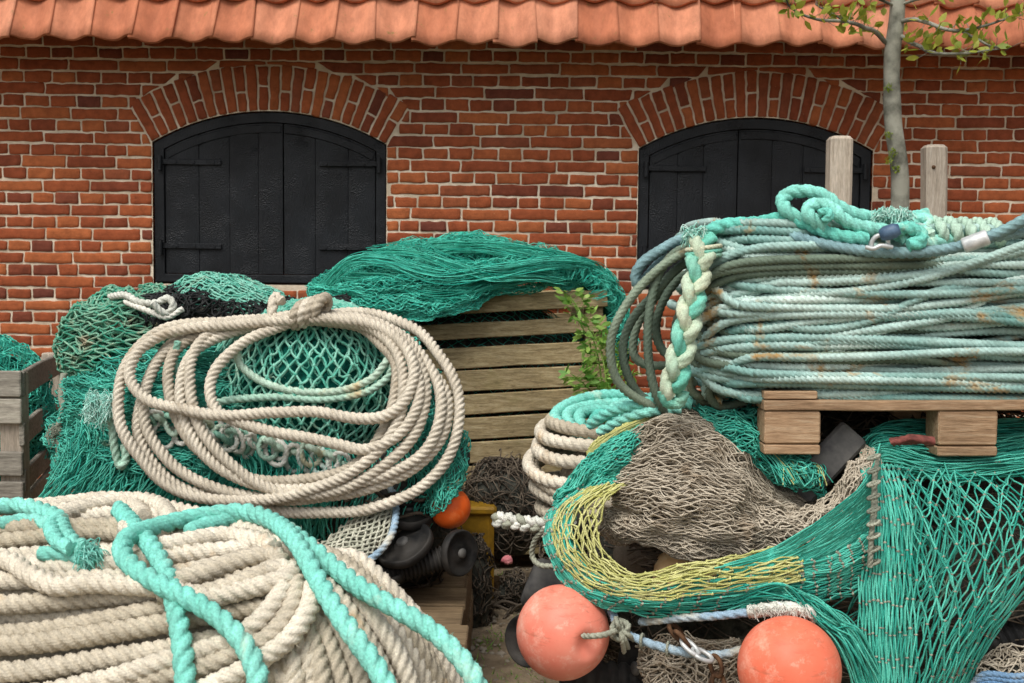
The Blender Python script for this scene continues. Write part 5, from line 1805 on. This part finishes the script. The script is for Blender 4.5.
# pallet under the coil
Z5r = lambda x, y, d: P(760 + x / 2.18, 370 + y / 2.18, d)
pc = Z5r(10, 66, 2.95)
pe = empty('wooden_pallet', (pc[0] + .65, pc[1] + .4, pc[2] - .13), 'brown wooden pallet carrying the blue-green wire coil on the net heap', 'pallet')
tilt = .012
A = np.array([[math.cos(tilt), 0, math.sin(tilt)], [0, 1, 0], [-math.sin(tilt), 0, math.cos(tilt)]])
Mx = (pc, A)
px_ = 2.95 / F / 2.18
for i, x in enumerate((0, .26, .49, .76, 1.02, 1.24)):
    mb = MB()
    w_ = 115 * px_ if i == 0 else .1
    box(mb, (x, (-.002 if i == 0 else .035) + random.uniform(0, .006), .001), (x + w_, .82, .023), 0, .003, M=Mx, rough=.0015)
    mb.build('deck_board', M['wood_pallet'], pe)
for y in (0, .36, .72):
    mb = MB()
    box(mb, (-.001, y - .004, -.0285), (1.35, y + .096, -.001), 0, .003, M=Mx, rough=.0015)
    mb.build('stringer_board', M['wood_pallet'], pe)
    for x0, x1, h0 in ((1, 123, 94), (382, 512, 98), (1000, 1085, 94)):
        mb = MB()
        box(mb, (x0 * px_, y, -.030 - (h0 - 22) * px_), (x1 * px_, y + .095, -.030), 0, .004, M=Mx, rough=.001)
        mb.build('block', M['wood_pallet'], pe)
        mb = MB()
        box(mb, (x0 * px_ - .001, y - .002, -.032 - h0 * px_), (x1 * px_ + .001, y + .1, -.032 - (h0 - 21) * px_), 0, .003, M=Mx, rough=.001)
        mb.build('foot_board', M['wood_pallet'], pe)

# ------------------------------------------------------------------ right net heap
Z7 = lambda L: [[(500 + x / 2.53, 370 + y / 2.53, d) for (x, y, d) in row] for row in L]
Z8 = lambda L: [[(760 + x / 2.18, 370 + y / 2.18, d) for (x, y, d) in row] for row in L]
mb = MB()
cc = (1.24, 3.52, .42)
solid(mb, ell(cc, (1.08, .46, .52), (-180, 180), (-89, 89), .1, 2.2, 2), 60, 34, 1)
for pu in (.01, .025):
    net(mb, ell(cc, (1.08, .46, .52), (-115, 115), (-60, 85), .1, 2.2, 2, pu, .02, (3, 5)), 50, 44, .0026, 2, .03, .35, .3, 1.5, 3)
tag(mb.build('net_heap', [M['net_brown'], M['shade_core_dark']]), 'dark heap of old netting at the core of the right pile', 'fishing net')

# grey-beige net
mb = MB()
GN = Z7([[(385, 112, 3.3), (440, 100, 3.3), (505, 106, 3.32), (575, 148, 3.34), (640, 210, 3.32), (715, 280, 3.28), (800, 325, 3.26)],
         [(345, 150, 3.16), (425, 116, 3.12), (510, 130, 3.12), (585, 180, 3.12), (655, 238, 3.12), (720, 298, 3.1), (800, 345, 3.1)],
         [(325, 225, 3.08), (410, 188, 3.0), (500, 204, 2.98), (585, 252, 2.98), (660, 302, 3.0), (725, 336, 3.02), (800, 376, 3.02)],
         [(290, 300, 3.04), (385, 288, 2.96), (480, 298, 2.92), (572, 328, 2.92), (652, 363, 2.94), (722, 388, 2.97), (800, 400, 2.99)],
         [(285, 355, 3.04), (365, 370, 2.94), (460, 390, 2.89), (560, 400, 2.88), (650, 410, 2.91), (730, 425, 2.95), (800, 430, 2.98)],
         [(305, 395, 3.06), (380, 430, 2.96), (460, 458, 2.92), (550, 462, 2.92), (650, 455, 2.95), (740, 450, 2.98), (800, 450, 3.02)],
         [(330, 390, 3.16), (400, 420, 3.1), (470, 445, 3.08), (550, 450, 3.08), (650, 445, 3.08), (740, 440, 3.1), (800, 440, 3.12)]])
solid(mb, grid_surf(GN, .035, 4, 6, 3, -.02), 60, 40, 1)
for q, (pu, sd) in enumerate(((-.016, 3), (-.011, 3), (-.006, 3), (-.001, 3), (.004, 3), (.009, 3))):
    net(mb, grid_surf(GN, .035, 4, 6, sd, pu, .006, (9, 9)), 26, 84, .0017, 3, .007, .35, .3, 1.7, 4)
GN2 = Z7([[(260, 372, 3.12), (300, 350, 3.08), (340, 330, 3.05)], [(250, 390, 3.08), (300, 390, 3.04), (350, 380, 3.0)], [(255, 415, 3.08), (300, 420, 3.05), (345, 412, 3.02)], [(265, 420, 3.14), (310, 430, 3.12), (345, 425, 3.1)]])
for pu in (0, .01):
    net(mb, grid_surf(GN2, .01, 3, 3, 2, pu), 14, 20, .0023, 2, .012, .4, .3, 1.5, 4)
tag(mb.build('fishing_net', [M['net_grey'], M['shade_core_grey']]), 'crumpled mound of grey-beige net in the middle of the right pile', 'fishing net')
# second grey net sweeping round the dark slab
mb = MB()
GN3 = Z8([[(-40, 270, 3.0), (30, 300, 2.97), (90, 315, 2.96), (150, 280, 2.96), (190, 220, 2.98), (215, 190, 3.0), (235, 170, 3.04)],
          [(-40, 310, 2.95), (30, 330, 2.92), (100, 335, 2.91), (165, 300, 2.91), (205, 245, 2.93), (228, 205, 2.96), (245, 180, 3.0)],
          [(-40, 350, 2.94), (30, 360, 2.91), (110, 355, 2.9), (180, 318, 2.9), (220, 268, 2.92), (242, 225, 2.95), (250, 190, 2.99)],
          [(-40, 385, 2.97), (40, 388, 2.95), (120, 378, 2.94), (190, 345, 2.94), (232, 295, 2.95), (250, 240, 2.98), (255, 200, 3.02)]])
solid(mb, grid_surf(GN3, .01, 6, 3, 3, -.02), 40, 20, 1)
for pu, sd in ((-.008, 3), (0, 3), (.008, 6)):
    net(mb, grid_surf(GN3, .014, 6, 4, sd, pu), 40, 26, .0022, 3, .012, .4, .35, 1.5, 4)
tag(mb.build('fishing_net', [M['net_grey'], M['shade_core_grey']]), 'grey-beige net curving under the dark rubber slab below the pallet', 'fishing net')
mb = MB()
a, b = Z8([[(110, 240, 3.0), (175, 170, 3.0)]])[0]
p0, p1 = P(*a), P(*b)
x = nrm(p1 - p0); y = nrm(np.cross([0, -1, .3], x)); z = np.cross(x, y)
box(mb, (-.08, -.045, -.03), (np.linalg.norm(p1 - p0) + .03, .045, 0), 0, .008, M=((p0 + p1) / 2 - x * .03, np.stack([x, y, z])), rough=.002)
tag(mb.build('rubber_slab', M['rubber_grey']), 'dark flat rubber slab sticking up under the pallet', 'rubber slab')

# green net under the pallet edge
mb = MB()
GU = Z7([[(470, 95, 3.3), (540, 90, 3.25), (620, 95, 3.2), (690, 120, 3.2), (760, 140, 3.2)],
         [(500, 105, 3.16), (560, 110, 3.1), (640, 130, 3.08), (700, 165, 3.1), (770, 190, 3.12)],
         [(530, 130, 3.1), (590, 145, 3.04), (650, 180, 3.04), (710, 215, 3.04), (790, 228, 3.04)],
         [(570, 170, 3.08), (620, 195, 3.02), (670, 230, 3.0), (730, 262, 2.98), (810, 268, 2.97)],
         [(600, 200, 3.12), (650, 225, 3.06), (700, 262, 3.04), (750, 290, 3.02), (825, 300, 3.02)]])
solid(mb, grid_surf(GU, .015, 5, 4, 3, -.015), 40, 20, 1)
for pu in (0, .01):
    net(mb, grid_surf(GU, .02, 5, 5, 3, pu), 22, 50, .0022, 2, .014, .35, .35, 1.5, 3)
for t in np.linspace(0, 1, 50):
    s0 = [(600 + 190 * t, 150 + 60 * t), (640 + 165 * t, 190 + 42 * t), (680 + 140 * t, 232 + 18 * t), (715 + 115 * t + random.uniform(-14, 14), 270 + random.uniform(0, 26))]
    p = spline(PP([(500 + (x + random.uniform(-8, 8)) / 2.53, 370 + y / 2.53, d) for (x, y), d in zip(s0, (3.1, 3.03, 2.975, 2.96))]), 8)
    tube(mb, p, .0022, 3, 0 if random.random() < .85 else 2, cap=False)
tag(mb.build('fishing_net', [M['net_green'], M['shade_core_green'], M['net_yellow']]), 'green net spilling out below the pallet\'s left corner', 'fishing net')

# ---- long trawl net: yellow and green panels swept round in a U, then the big hanging green sheet
tn = empty('trawl_net', tuple(P(860, 600, 2.9)), 'long trawl net with yellow and green panels sweeping round and hanging down at right', 'fishing net')
sw = lambda S_: (lambda u, v: S_(u, v))
U_in = [(330, 285, 3.0), (265, 340, 2.96), (250, 420, 2.92), (290, 490, 2.88), (360, 522, 2.85), (460, 502, 2.82), (570, 478, 2.8), (690, 455, 2.79), (790, 440, 2.79), (860, 420, 2.8), (930, 380, 2.81)]
U_m1 = [(270, 292, 2.99), (195, 352, 2.95), (185, 430, 2.9), (232, 505, 2.86), (330, 548, 2.81), (440, 540, 2.78), (560, 522, 2.76), (690, 500, 2.75), (790, 482, 2.75), (870, 450, 2.76), (940, 410, 2.78)]
U_m2 = [(215, 302, 3.0), (140, 365, 2.97), (135, 440, 2.93), (190, 525, 2.88), (290, 575, 2.82), (410, 580, 2.78), (540, 565, 2.76), (690, 545, 2.75), (790, 530, 2.75), (870, 505, 2.76), (942, 470, 2.78)]
U_out = [(175, 318, 3.04), (122, 388, 3.01), (118, 450, 2.97), (160, 530, 2.92), (250, 590, 2.86), (380, 618, 2.83), (520, 625, 2.81), (690, 605, 2.8), (790, 590, 2.8), (870, 570, 2.8), (944, 545, 2.8)]
Y_ = Z7([U_in, U_m1, U_m2])
Gg = Z7([U_m1, U_m2, U_out])
mb = MB()
for q, pu in enumerate((.0, .008)):
    net(mb, grid_surf(Y_, .006, 4, 4, 2 + q, pu), 22, 17, .0024, 3, .006, .3, .25, 1.9, 4, umap=lambda u, v: (u * .765, v))
mb.build('yellow_panel', M['net_yellow'], tn)
mb = MB()
Gbody = grid_surf(Gg, .01, 3, 4, 3, -.03)
solid(mb, (lambda u, v: Gbody(.35 + .65 * u, v)), 50, 14, 1)
for q, pu in enumerate((-.02, -.01, .002)):
    net(mb, grid_surf(Gg, .008, 4, 4, 3 + q, pu), 26, 30, .0024, 3, .006, .15, .3, 2.1, 4, kmat=2)
mb.build('green_panel', [M['net_green'], M['shade_core_green'], M['rope_grey']], tn)
# upper tail: yellow strip and green fan running back over the beige coil
mb = MB()
YT = Z7([[(430, 104, 3.2), (370, 118, 3.14), (310, 140, 3.1), (260, 172, 3.08), (225, 205, 3.08)], [(440, 118, 3.18), (380, 135, 3.12), (320, 160, 3.08), (270, 195, 3.06), (222, 222, 3.07)]])
for pu in (0, .006): net(mb, grid_surf(YT, .004, 3, 3, 2, pu), 20, 12, .0025, 3, .005, .25, .25, 1.7, 4)
for t in np.linspace(0, 1, 14):
    p = spline(PP([(500 + (x + random.uniform(-4, 4)) / 2.53, 370 + (y + random.uniform(-4, 4)) / 2.53, d) for x, y, d in ((440, 106 + 12 * t, 3.17), (380, 120 + 14 * t, 3.11), (310, 142 + 20 * t, 3.07), (260, 175 + 22 * t, 3.05), (222, 205 + 18 * t, 3.06))]), 8)
    tube(mb, p, .0024, 4, cap=False)
mb.build('yellow_panel', M['net_yellow'], tn)
mb = MB()
GT = Z7([[(372, 130, 3.16), (330, 150, 3.1), (280, 180, 3.06), (230, 225, 3.06), (190, 270, 3.06), (150, 335, 3.06)], [(365, 175, 3.1), (330, 190, 3.06), (280, 215, 3.04), (240, 250, 3.04), (195, 295, 3.04), (145, 350, 3.05)],
         [(350, 225, 3.08), (320, 235, 3.05), (280, 250, 3.03), (245, 275, 3.03), (200, 315, 3.04), (140, 358, 3.05)], [(330, 280, 3.06), (300, 282, 3.04), (270, 290, 3.03), (240, 305, 3.03), (200, 330, 3.04), (138, 362, 3.06)]])
for pu in (0, .01, .018): net(mb, grid_surf(GT, .012, 3, 4, 2, pu), 22, 30, .0023, 3, .008, .3, .25, 1.7, 4)
mb.build('green_panel', M['net_green'], tn)
# big hanging sheet: stations across, each running down
def st(*a): return [(760 + x / 2.18, 370 + y / 2.18, d) for x, y, d in a]
SH = [st((206, 202, 2.985), (225, 238, 2.9), (228, 330, 2.82), (215, 450, 2.78), (215, 570, 2.75), (225, 700, 2.74), (230, 800, 2.75)),
      st((230, 202, 2.985), (248, 238, 2.88), (256, 330, 2.79), (250, 450, 2.75), (252, 570, 2.72), (258, 700, 2.71), (262, 800, 2.72)),
      st((262, 202, 2.985), (272, 238, 2.87), (290, 330, 2.78), (290, 450, 2.74), (290, 570, 2.71), (292, 700, 2.70), (292, 800, 2.71)),
      st((310, 202, 2.985), (316, 238, 2.88), (335, 330, 2.79), (344, 450, 2.75), (342, 570, 2.72), (330, 700, 2.71), (322, 800, 2.72)),
      st((380, 204, 2.985), (394, 243, 2.9), (416, 325, 2.8), (424, 430, 2.76), (416, 540, 2.73), (388, 660, 2.73), (362, 770, 2.74)),
      st((465, 204, 2.985), (482, 246, 2.92), (508, 315, 2.82), (512, 415, 2.79), (488, 515, 2.77), (440, 615, 2.77), (398, 735, 2.78)),
      st((555, 199, 2.985), (576, 243, 2.95), (598, 310, 2.87), (590, 405, 2.85), (550, 490, 2.84), (486, 590, 2.84), (426, 715, 2.85)),
      st((650, 194, 2.985), (672, 238, 2.98), (682, 300, 2.93), (655, 395, 2.92), (598, 475, 2.92), (520, 570, 2.92), (448, 695, 2.93))]
mb = MB()
um = lambda u, v: (u, np.where(v < .62, v * .43 / .62, .43 + (v - .62) * .57 / .38))
net(mb, grid_surf(SH), 12, 46, .0025, 4, .003, .22, .09, 1.9, 5, umap=um, kmat=1)
net(mb, grid_surf(SH, .012, 3, 3, 5, -.02), 11, 42, .0025, 4, .005, .3, .12, 1.9, 5, umap=um, kmat=1)
net(mb, grid_surf(SH, .012, 3, 3, 9, -.045), 12, 34, .0025, 4, .006, .3, .15, 1.9, 4, umap=um)
for q in range(36):
    x0, y0 = random.uniform(260, 430), random.uniform(200, 330)
    pts = [(x0, y0, 2.93), (x0 + random.uniform(-50, 70), y0 + 90, 2.9), (x0 + random.uniform(-60, 70), y0 + 180, 2.88), (x0 - 60 + random.uniform(-60, 50), y0 + 290, 2.87)]
    tube(mb, spline(PP(st(*pts)), 9), .0026, 4, cap=False)
# fan of taut twines from the band down to the left foot of the sheet
for i in range(60):
    t = i / 59
    s0 = [(-80 + 60 * t, 470 + 60 * random.random(), 2.77), (40 + 70 * t, 478 + 34 * t + random.uniform(-20, 20), 2.74 + random.uniform(-.02, .03)), (110 + 70 * t, 520 + 30 * t + random.uniform(-26, 26), 2.72 + random.uniform(-.02, .03)), (170 + 60 * t, 600 - 10 * t + random.uniform(-26, 26), 2.71 + random.uniform(-.02, .03)), (205 + 70 * t + random.uniform(-8, 8), 700, 2.71), (220 + 60 * t, 800, 2.72)]
    if i % 3 == 0: s0 = s0[1:]
    p = spline(PP(st(*s0)), 9)
    tube(mb, p, .0024, 4, cap=False)
# band twines that carry on up to the sheet
for i in range(150):
    t = i / 149
    s0 = [(-60 + random.uniform(-40, 40), 425 + 80 * t, 2.765), (20, 395 + 92 * t + random.uniform(-6, 6), 2.755), (100, 350 + 120 * t + random.uniform(-8, 8), 2.76), (180, 290 + 150 * t + random.uniform(-8, 8), 2.77), (240, 230 + 180 * t + random.uniform(-10, 10), 2.79), (262, 160 + 220 * t, 2.84)]
    tube(mb, spline(PP(st(*s0)), 8), .0023, 4, cap=False)
for path in ([(868, 452, 3.06), (885, 440, 3.05), (930, 446, 3.05), (990, 448, 3.06), (1050, 440, 3.08)], [(868, 462, 3.0), (885, 456, 3.0), (920, 466, 2.98), (970, 470, 2.98), (1050, 460, 3.0)], [(875, 440, 3.12), (900, 432, 3.12), (960, 432, 3.14), (1050, 428, 3.14)]):
    bundle(mb, path, 90, 11, .0024, 0, .3, dj=.03)
mb.build('hanging_sheet', [M['net_green'], M['rope_grey']], tn)
mb = MB()
for q in range(3):
    p = spline(PP(st((252 + q * 3, 185, 2.82), (250, 240, 2.78), (247 + q * 2, 300, 2.755), (243, 360, 2.74), (240, 430, 2.73))), 12)
    rope(mb, p, .0075, k=4, hairs=150)
for y in np.linspace(190, 420, 9):
    c = P(*st((248, y, 2.74 + .05 * max(0, (300 - y) / 110)))[0])
    th = np.linspace(0, 6.28, 12)
    rope(mb, c + np.stack([.014 * np.cos(th), .012 * np.sin(th), .006 * np.cos(th)], -1), .0045, k=3)
mb.build('selvedge_cord', M['rope_grey'], tn)

# red cloth scrap under pallet
mb = MB()
RS = [st((280, 150, 2.9), (330, 142, 2.88), (380, 148, 2.9)), st((285, 160, 2.86), (330, 152, 2.85), (382, 158, 2.87)), st((290, 166, 2.9), (335, 160, 2.89), (378, 165, 2.9))]
solid(mb, grid_surf(RS, .004, 6, 3, 2), 24, 8)
solid(mb, grid_surf(RS, .004, 6, 3, 2, -.004), 24, 8)
tag(mb.build('cloth_scrap', M['scrap_red']), 'faded red rag between the pallet block and the hanging green net', 'rag')

# ------------------------------------------------------------------ beige coil at the back with turquoise turns on top
mb = MB()
cb = P(608, 474, 3.52)
rr = [.225, .238, .246, .242, .232, .218, .20]
for i, r_ in enumerate(rr):
    z = P(600, 520 - i * 15.5, 3.3)[2]
    th = np.linspace(0, 2 * math.pi, 40)
    p = np.stack([cb[0] + random.uniform(-.02, .02) + r_ * np.cos(th), cb[1] + .8 * r_ * np.sin(th), z + .010 * np.sin(th * 2 + i) + .010 * np.cos(th + i * 2) + .03 * np.sin(th)], -1)
    p[:-1] += v3(p[:-1] * 5 + i * 9, 3) * .008; p[-1] = p[0]
    rope(mb, p, .0225, k=5, lay=.085, hairs=120, mat=0, flat=.6)
for i in range(4):
    z = P(600, 428 + i * 3, 3.3)[2]
    th = np.linspace(0, 2 * math.pi, 40)
    p = np.stack([cb[0] + .01 + (.185 - .04 * i) * np.cos(th), cb[1] + .8 * (.185 - .04 * i) * np.sin(th), z + .012 * np.sin(th * 2 + i) + (.06 - .01 * i) * np.sin(th)], -1)
    p[:-1] += v3(p[:-1] * 5 + i * 9, 4) * .01; p[-1] = p[0]
    rope(mb, p, .021, k=5, lay=.085, hairs=80, mat=1, flat=.55)
solid(mb, ell((cb[0], cb[1], cb[2] - .11), (.18, .145, .22), (-180, 180), (-89, 89), .02), 30, 20, 2)
tag(mb.build('rope_coil', [M['rope_cream'], M['rope_turq'], M['core_rope']]), 'round stacked coil of cream rope topped with turquoise turns, before the brown crate', 'rope')
# loose turquoise strands at the coil top
mb = MB()
for L in ([(590, 425, 3.2), (610, 412, 3.14), (635, 405, 3.1), (665, 400, 3.1), (690, 404, 3.12)], [(600, 432, 3.17), (622, 420, 3.12), (645, 412, 3.09), (680, 408, 3.1)], [(612, 408, 3.24), (640, 400, 3.2), (670, 396, 3.18), (695, 400, 3.18)]):
    rope(mb, smooth(spline(PP(L), 12), 2), .018, k=5, hairs=120)
tag(mb.build('rope', M['rope_turq']), 'turquoise rope strands leading from the stacked round coil towards the pallet', 'rope')
# eye splice end, whitish braid pointing left
mb = MB()
cl = smooth(spline(PP([(494, 519, 3.2), (510, 521, 3.18), (530, 524, 3.16), (550, 524, 3.15), (572, 516, 3.14)]), 16), 2)
cl, s = resample(cl, .004)
T_, _, _ = frames(cl)
side = nrm(np.cross(T_, [0, 1.0, 0])); fr2 = np.cross(side, T_)
for q in range(3):
    a = 2 * math.pi * s / .085 + q * 2 * math.pi / 3
    rope(mb, cl + side * (.014 * np.sin(a))[:, None] + fr2 * (.009 * np.sin(2 * a))[:, None], .0125, k=4, hairs=200, mat=q % 2)
rope(mb, spline(PP([(545, 528, 3.14), (535, 540, 3.16), (532, 555, 3.17), (540, 565, 3.15), (560, 566, 3.13)]), 10), .009, mat=1)
tag(mb.build('braided_rope', [M['rope_white'], M['rope_grey']]), 'thick whitish braided rope end poking out left over the dark drum', 'rope')

# ------------------------------------------------------------------ drum, buoys and rigging of the right pile
def drum(name, a, b, r, label, mat, ribs=0):
    mb = MB()
    L = np.linalg.norm(b - a)
    if ribs:
        prof = [(0, 0)]
        for i in range(ribs):
            z = L * i / ribs
            prof += [(r * .86, z + .001), (r, z + L / ribs * .25), (r, z + L / ribs * .65), (r * .86, z + L / ribs * .9)]
        prof += [(0, L)]
    else:
        prof = [(0, .03), (.3 * r, .02), (.33 * r, 0), (.8 * r, 0), (.95 * r, .012), (r, .035)] + [(r, z) for z in np.linspace(.06, L - .06, 6)] + [(r, L - .035), (.95 * r, L - .012), (.8 * r, L), (0, L)]
    lathe(mb, a, b - a, prof, 32, lump=.004, seed=3)
    return tag(mb.build(name, mat), label, 'rubber roller')


drum('rubber_drum', P(528, 580, 3.3), P(605, 612, 3.28), .082, 'thick dark grey rubber drum behind the pink float', M['rubber_grey'])
drum('rubber_drum', P(545, 540, 3.32), P(585, 520, 3.36), .055, 'small dark drum tied with grey cord under the whitish braid', M['rubber'])
drum('ribbed_hose', P(560, 676, 3.02), P(745, 690, 3.0), .05, 'black ribbed rubber roller lying below the pink float', M['rubber'], 16)
drum('ribbed_hose', P(950, 655, 3.1), P(1060, 625, 3.06), .05, 'brown-black ribbed rubber roller at the right edge behind the hanging net', M['rubber'], 14)
disc(P(528, 640, 3.12), (-.55, -.8, .1), .075, .03, 'black rubber disc half hidden behind the pink float', group='rubber discs in the right pile')
disc(P(640, 668, 2.98), (-.85, -.5, .1), .09, .03, 'upright black rubber disc right of the pink float', group='rubber discs in the right pile')
disc(P(690, 690, 3.0), (-.8, -.55, .2), .09, .03, 'black rubber disc below the rusty chain', group='rubber discs in the right pile')

b1 = P(563, 632, 2.9)
buoy('float', b1, 47.5 / F * 2.9, (.5, -.86, .02), M['buoy_pink'], 'faded pink-orange float with a cord through its dimpled hole', 'round plastic floats', 1.0)
b2 = P(789, 668, 2.66)
buoy('float', b2, 52 / F * 2.66, (.2, -.2, -.95), M['buoy_red'], 'large red-orange float at the bottom, in front of the hanging net', 'round plastic floats', 1.0)
b3 = P(692, 578, 3.06)
buoy('float', b3, 40 / F * 3.06, (.3, .3, .9), M['buoy_cream'], 'pale peach float showing through the yellow net', 'round plastic floats')
mb = MB()
p = spline(PP([(583, 636, 2.79), (592, 636, 2.77), (603, 635, 2.77), (613, 632, 2.79), (622, 628, 2.82)]), 10)
rope(mb, p, .0085, k=4)
kc = P(620, 630, 2.82)
for q in range(4):
    th = np.linspace(0, 6.28, 14)
    rope(mb, kc + np.stack([.02 * np.cos(th + q), .016 * np.sin(th * 1 + q * .7), .02 * np.sin(th + q * 1.3)], -1), .0085, k=4)
for dx_, dy_ in ((8, 18), (14, 10), (4, 22), (-4, -12)):
    rope(mb, spline(PP([(620, 630, 2.8), (620 + dx_ * .6, 630 + dy_ * .5, 2.79), (620 + dx_, 630 + dy_, 2.82)]), 8), .007, k=4)
tag(mb.build('cord', M['rope_grey']), 'grey cord knotted beside the pink-orange float', 'rope')
mb = MB()
rope(mb, smooth(spline(PP([(606, 588, 2.95), (612, 612, 2.88), (622, 630, 2.83), (640, 640, 2.81), (665, 648, 2.8), (695, 654, 2.8), (725, 654, 2.8), (755, 645, 2.82)]), 12), 2), .0125, k=4, lay=.09, hairs=60)
for (x, y) in ((642, 641), (668, 649)):
    c = P(x, y, 2.805)
    th = np.linspace(0, 6.28, 14)
    rope(mb, c + np.stack([.006 * np.cos(th), .017 * np.cos(th), .017 * np.sin(th)], -1), .0045, k=3, mat=1)
tag(mb.build('rope', [M['rope_blue'], M['rope_grey']]), 'light blue rope sagging between the two big floats', 'rope')
mb = MB()
rope(mb, smooth(spline(PP([(640, 622, 2.86), (680, 618, 2.8), (715, 616, 2.76), (752, 612, 2.74)]), 12), 2), .012, k=4, lay=.09)
rope(mb, smooth(spline(PP([(748, 612, 2.74), (765, 610, 2.73), (785, 608, 2.72), (806, 611, 2.72), (815, 618, 2.73)]), 12), 2), .019, k=4, mat=1, hairs=1400)
for q in range(10):
    tuft(mb, P(752 + q * 6, 610, 2.71), (0, -.8, .3), 30, .022, .001, .8, 1)
tag(mb.build('frayed_rope', [M['rope_blue'], M['rope_white']]), 'pale blue rope with a woolly white end just above the red-orange float', 'rope')
# chain with its shackle
ch = empty('chain', tuple(P(702, 655, 2.78)), 'rusty chain with a bright ring by the light blue rope', 'chain')
def link(mb, c, ax, L=.03, wd=.016, r=.0055):
    ax = nrm(np.array(ax, float)); o = nrm(np.cross(ax, rng.normal(0, 1, 3)))
    th = np.linspace(0, 2 * math.pi, 22)
    tube(mb, c + ax * (L * np.cos(th))[:, None] + o * (wd * np.sin(th))[:, None], r, 8, cap=False)
mb = MB(); link(mb, P(702, 655, 2.765), (.7, -.1, -.3), .028, .022, .0062); mb.build('ring', M['metal'], ch)
for i, (x, y, dd, ax) in enumerate(((682, 640, 2.78, (.6, 0, -.8)), (690, 647, 2.77, (.6, -.5, -.5)), (716, 666, 2.78, (.2, 0, -1)), (718, 684, 2.78, (.1, -.2, -1)), (676, 632, 2.82, (.7, .2, -.7)), (720, 700, 2.78, (0, 0, -1)))):
    mb = MB(); link(mb, P(x, y, dd), ax, .028, .016, .0062); mb.build('link', M['rust'] if i != 1 else M['metal'], ch)
# grey net low in the middle
mb = MB()
GL = [[(640, 640, 2.96), (690, 640, 2.94), (740, 638, 2.94)], [(638, 665, 2.92), (690, 660, 2.9), (745, 660, 2.92)], [(650, 690, 2.9), (700, 690, 2.88), (745, 690, 2.9)], [(660, 715, 2.92), (700, 715, 2.9), (745, 715, 2.92)]]
for pu in (0, .012, .02): net(mb, grid_surf(GL, .015, 3, 4, 3, pu), 20, 26, .0023, 2, .016, .4, .35, 1.5, 4)
solid(mb, grid_surf(GL, .015, 3, 4, 3, -.015), 24, 24, 1)
tag(mb.build('fishing_net', [M['net_grey'], M['shade_core_grey']]), 'grey net wad between the two big floats at the bottom edge', 'fishing net')
mb = MB()
GR = [[(930, 690, 3.0), (970, 665, 2.98), (1010, 655, 2.96), (1060, 650, 2.95)], [(930, 705, 2.95), (970, 680, 2.92), (1015, 668, 2.9), (1060, 665, 2.9)], [(930, 740, 2.93), (975, 720, 2.9), (1015, 705, 2.88), (1060, 700, 2.88)]]
for pu in (0, .012): net(mb, grid_surf(GR, .015, 3, 4, 3, pu), 22, 20, .0024, 2, .016, .4, .35, 1.5, 4)
solid(mb, grid_surf(GR, .015, 3, 4, 3, -.015), 24, 14, 1)
for q in range(3):
    rope(mb, spline(PP([(958 + q * 6, 696 - q * 5, 2.9), (985, 682 - q * 4, 2.87), (1020, 686 - q * 5, 2.86), (1060, 676 - q * 5, 2.86)]), 10), .009, k=4, mat=2)
tag(mb.build('fishing_net', [M['net_grey'], M['shade_core_dark'], M['rope_blue']]), 'grey net mixed with blue rope in the bottom right corner', 'fishing net')
mb = MB()
for _ in range(60):
    x, y = random.uniform(640, 700), random.uniform(535, 575)
    p = spline(PP([(x - 14, y + random.uniform(-5, 5), 3.1), (x, y + random.uniform(-6, 6), 3.06), (x + 14, y + random.uniform(-6, 6), 3.1)]), 5)
    tube(mb, p, .003, 4, cap=False)
solid(mb, ell(P(655, 555, 3.22), (.12, .1, .08), (-180, 180), (-89, 89), .15, 3, 2), 20, 14, 0)
tag(mb.build('net_scraps', M['net_brown']), 'dark brown twine tangle in the hollow under the grey-beige mound', 'fishing net')
#@@END
# ------------------------------------------------------------------ light
world = bpy.data.worlds.new('World')
scene.world = world
world.use_nodes = True
wt = world.node_tree
wt.nodes.clear()
wo = wt.nodes.new('ShaderNodeOutputWorld')
bg = wt.nodes.new('ShaderNodeBackground')
sky = wt.nodes.new('ShaderNodeTexSky')
sky.sky_type = 'NISHITA'
sky.sun_disc = False
EL, AZ = R(56), R(205)       # sun behind the camera, a little left, seen from above
sky.sun_elevation = EL
sky.sun_rotation = AZ
sky.dust_density = 4
hs = wt.nodes.new('ShaderNodeHueSaturation')
hs.inputs['Saturation'].default_value = .25
wt.links.new(sky.outputs[0], hs.inputs['Color'])
wt.links.new(hs.outputs[0], bg.inputs[0])
bg.inputs[1].default_value = .13
wt.links.new(bg.outputs[0], wo.inputs[0])
sd = bpy.data.lights.new('sun', 'SUN')
sd.energy = 1.75
sd.angle = R(28)
sd.color = (1, .96, .9)
sun = bpy.data.objects.new('sun', sd)
col.objects.link(sun)
sv = Vector((math.sin(AZ) * math.cos(EL), math.cos(AZ) * math.cos(EL), math.sin(EL)))
sun.rotation_euler = sv.to_track_quat('Z', 'Y').to_euler()
scene.view_settings.view_transform = 'Standard'
scene.view_settings.look = 'None'
scene.view_settings.exposure = 0.3
scene.view_settings.gamma = 1
scene.cycles.max_bounces = 6
scene.cycles.use_denoising = True
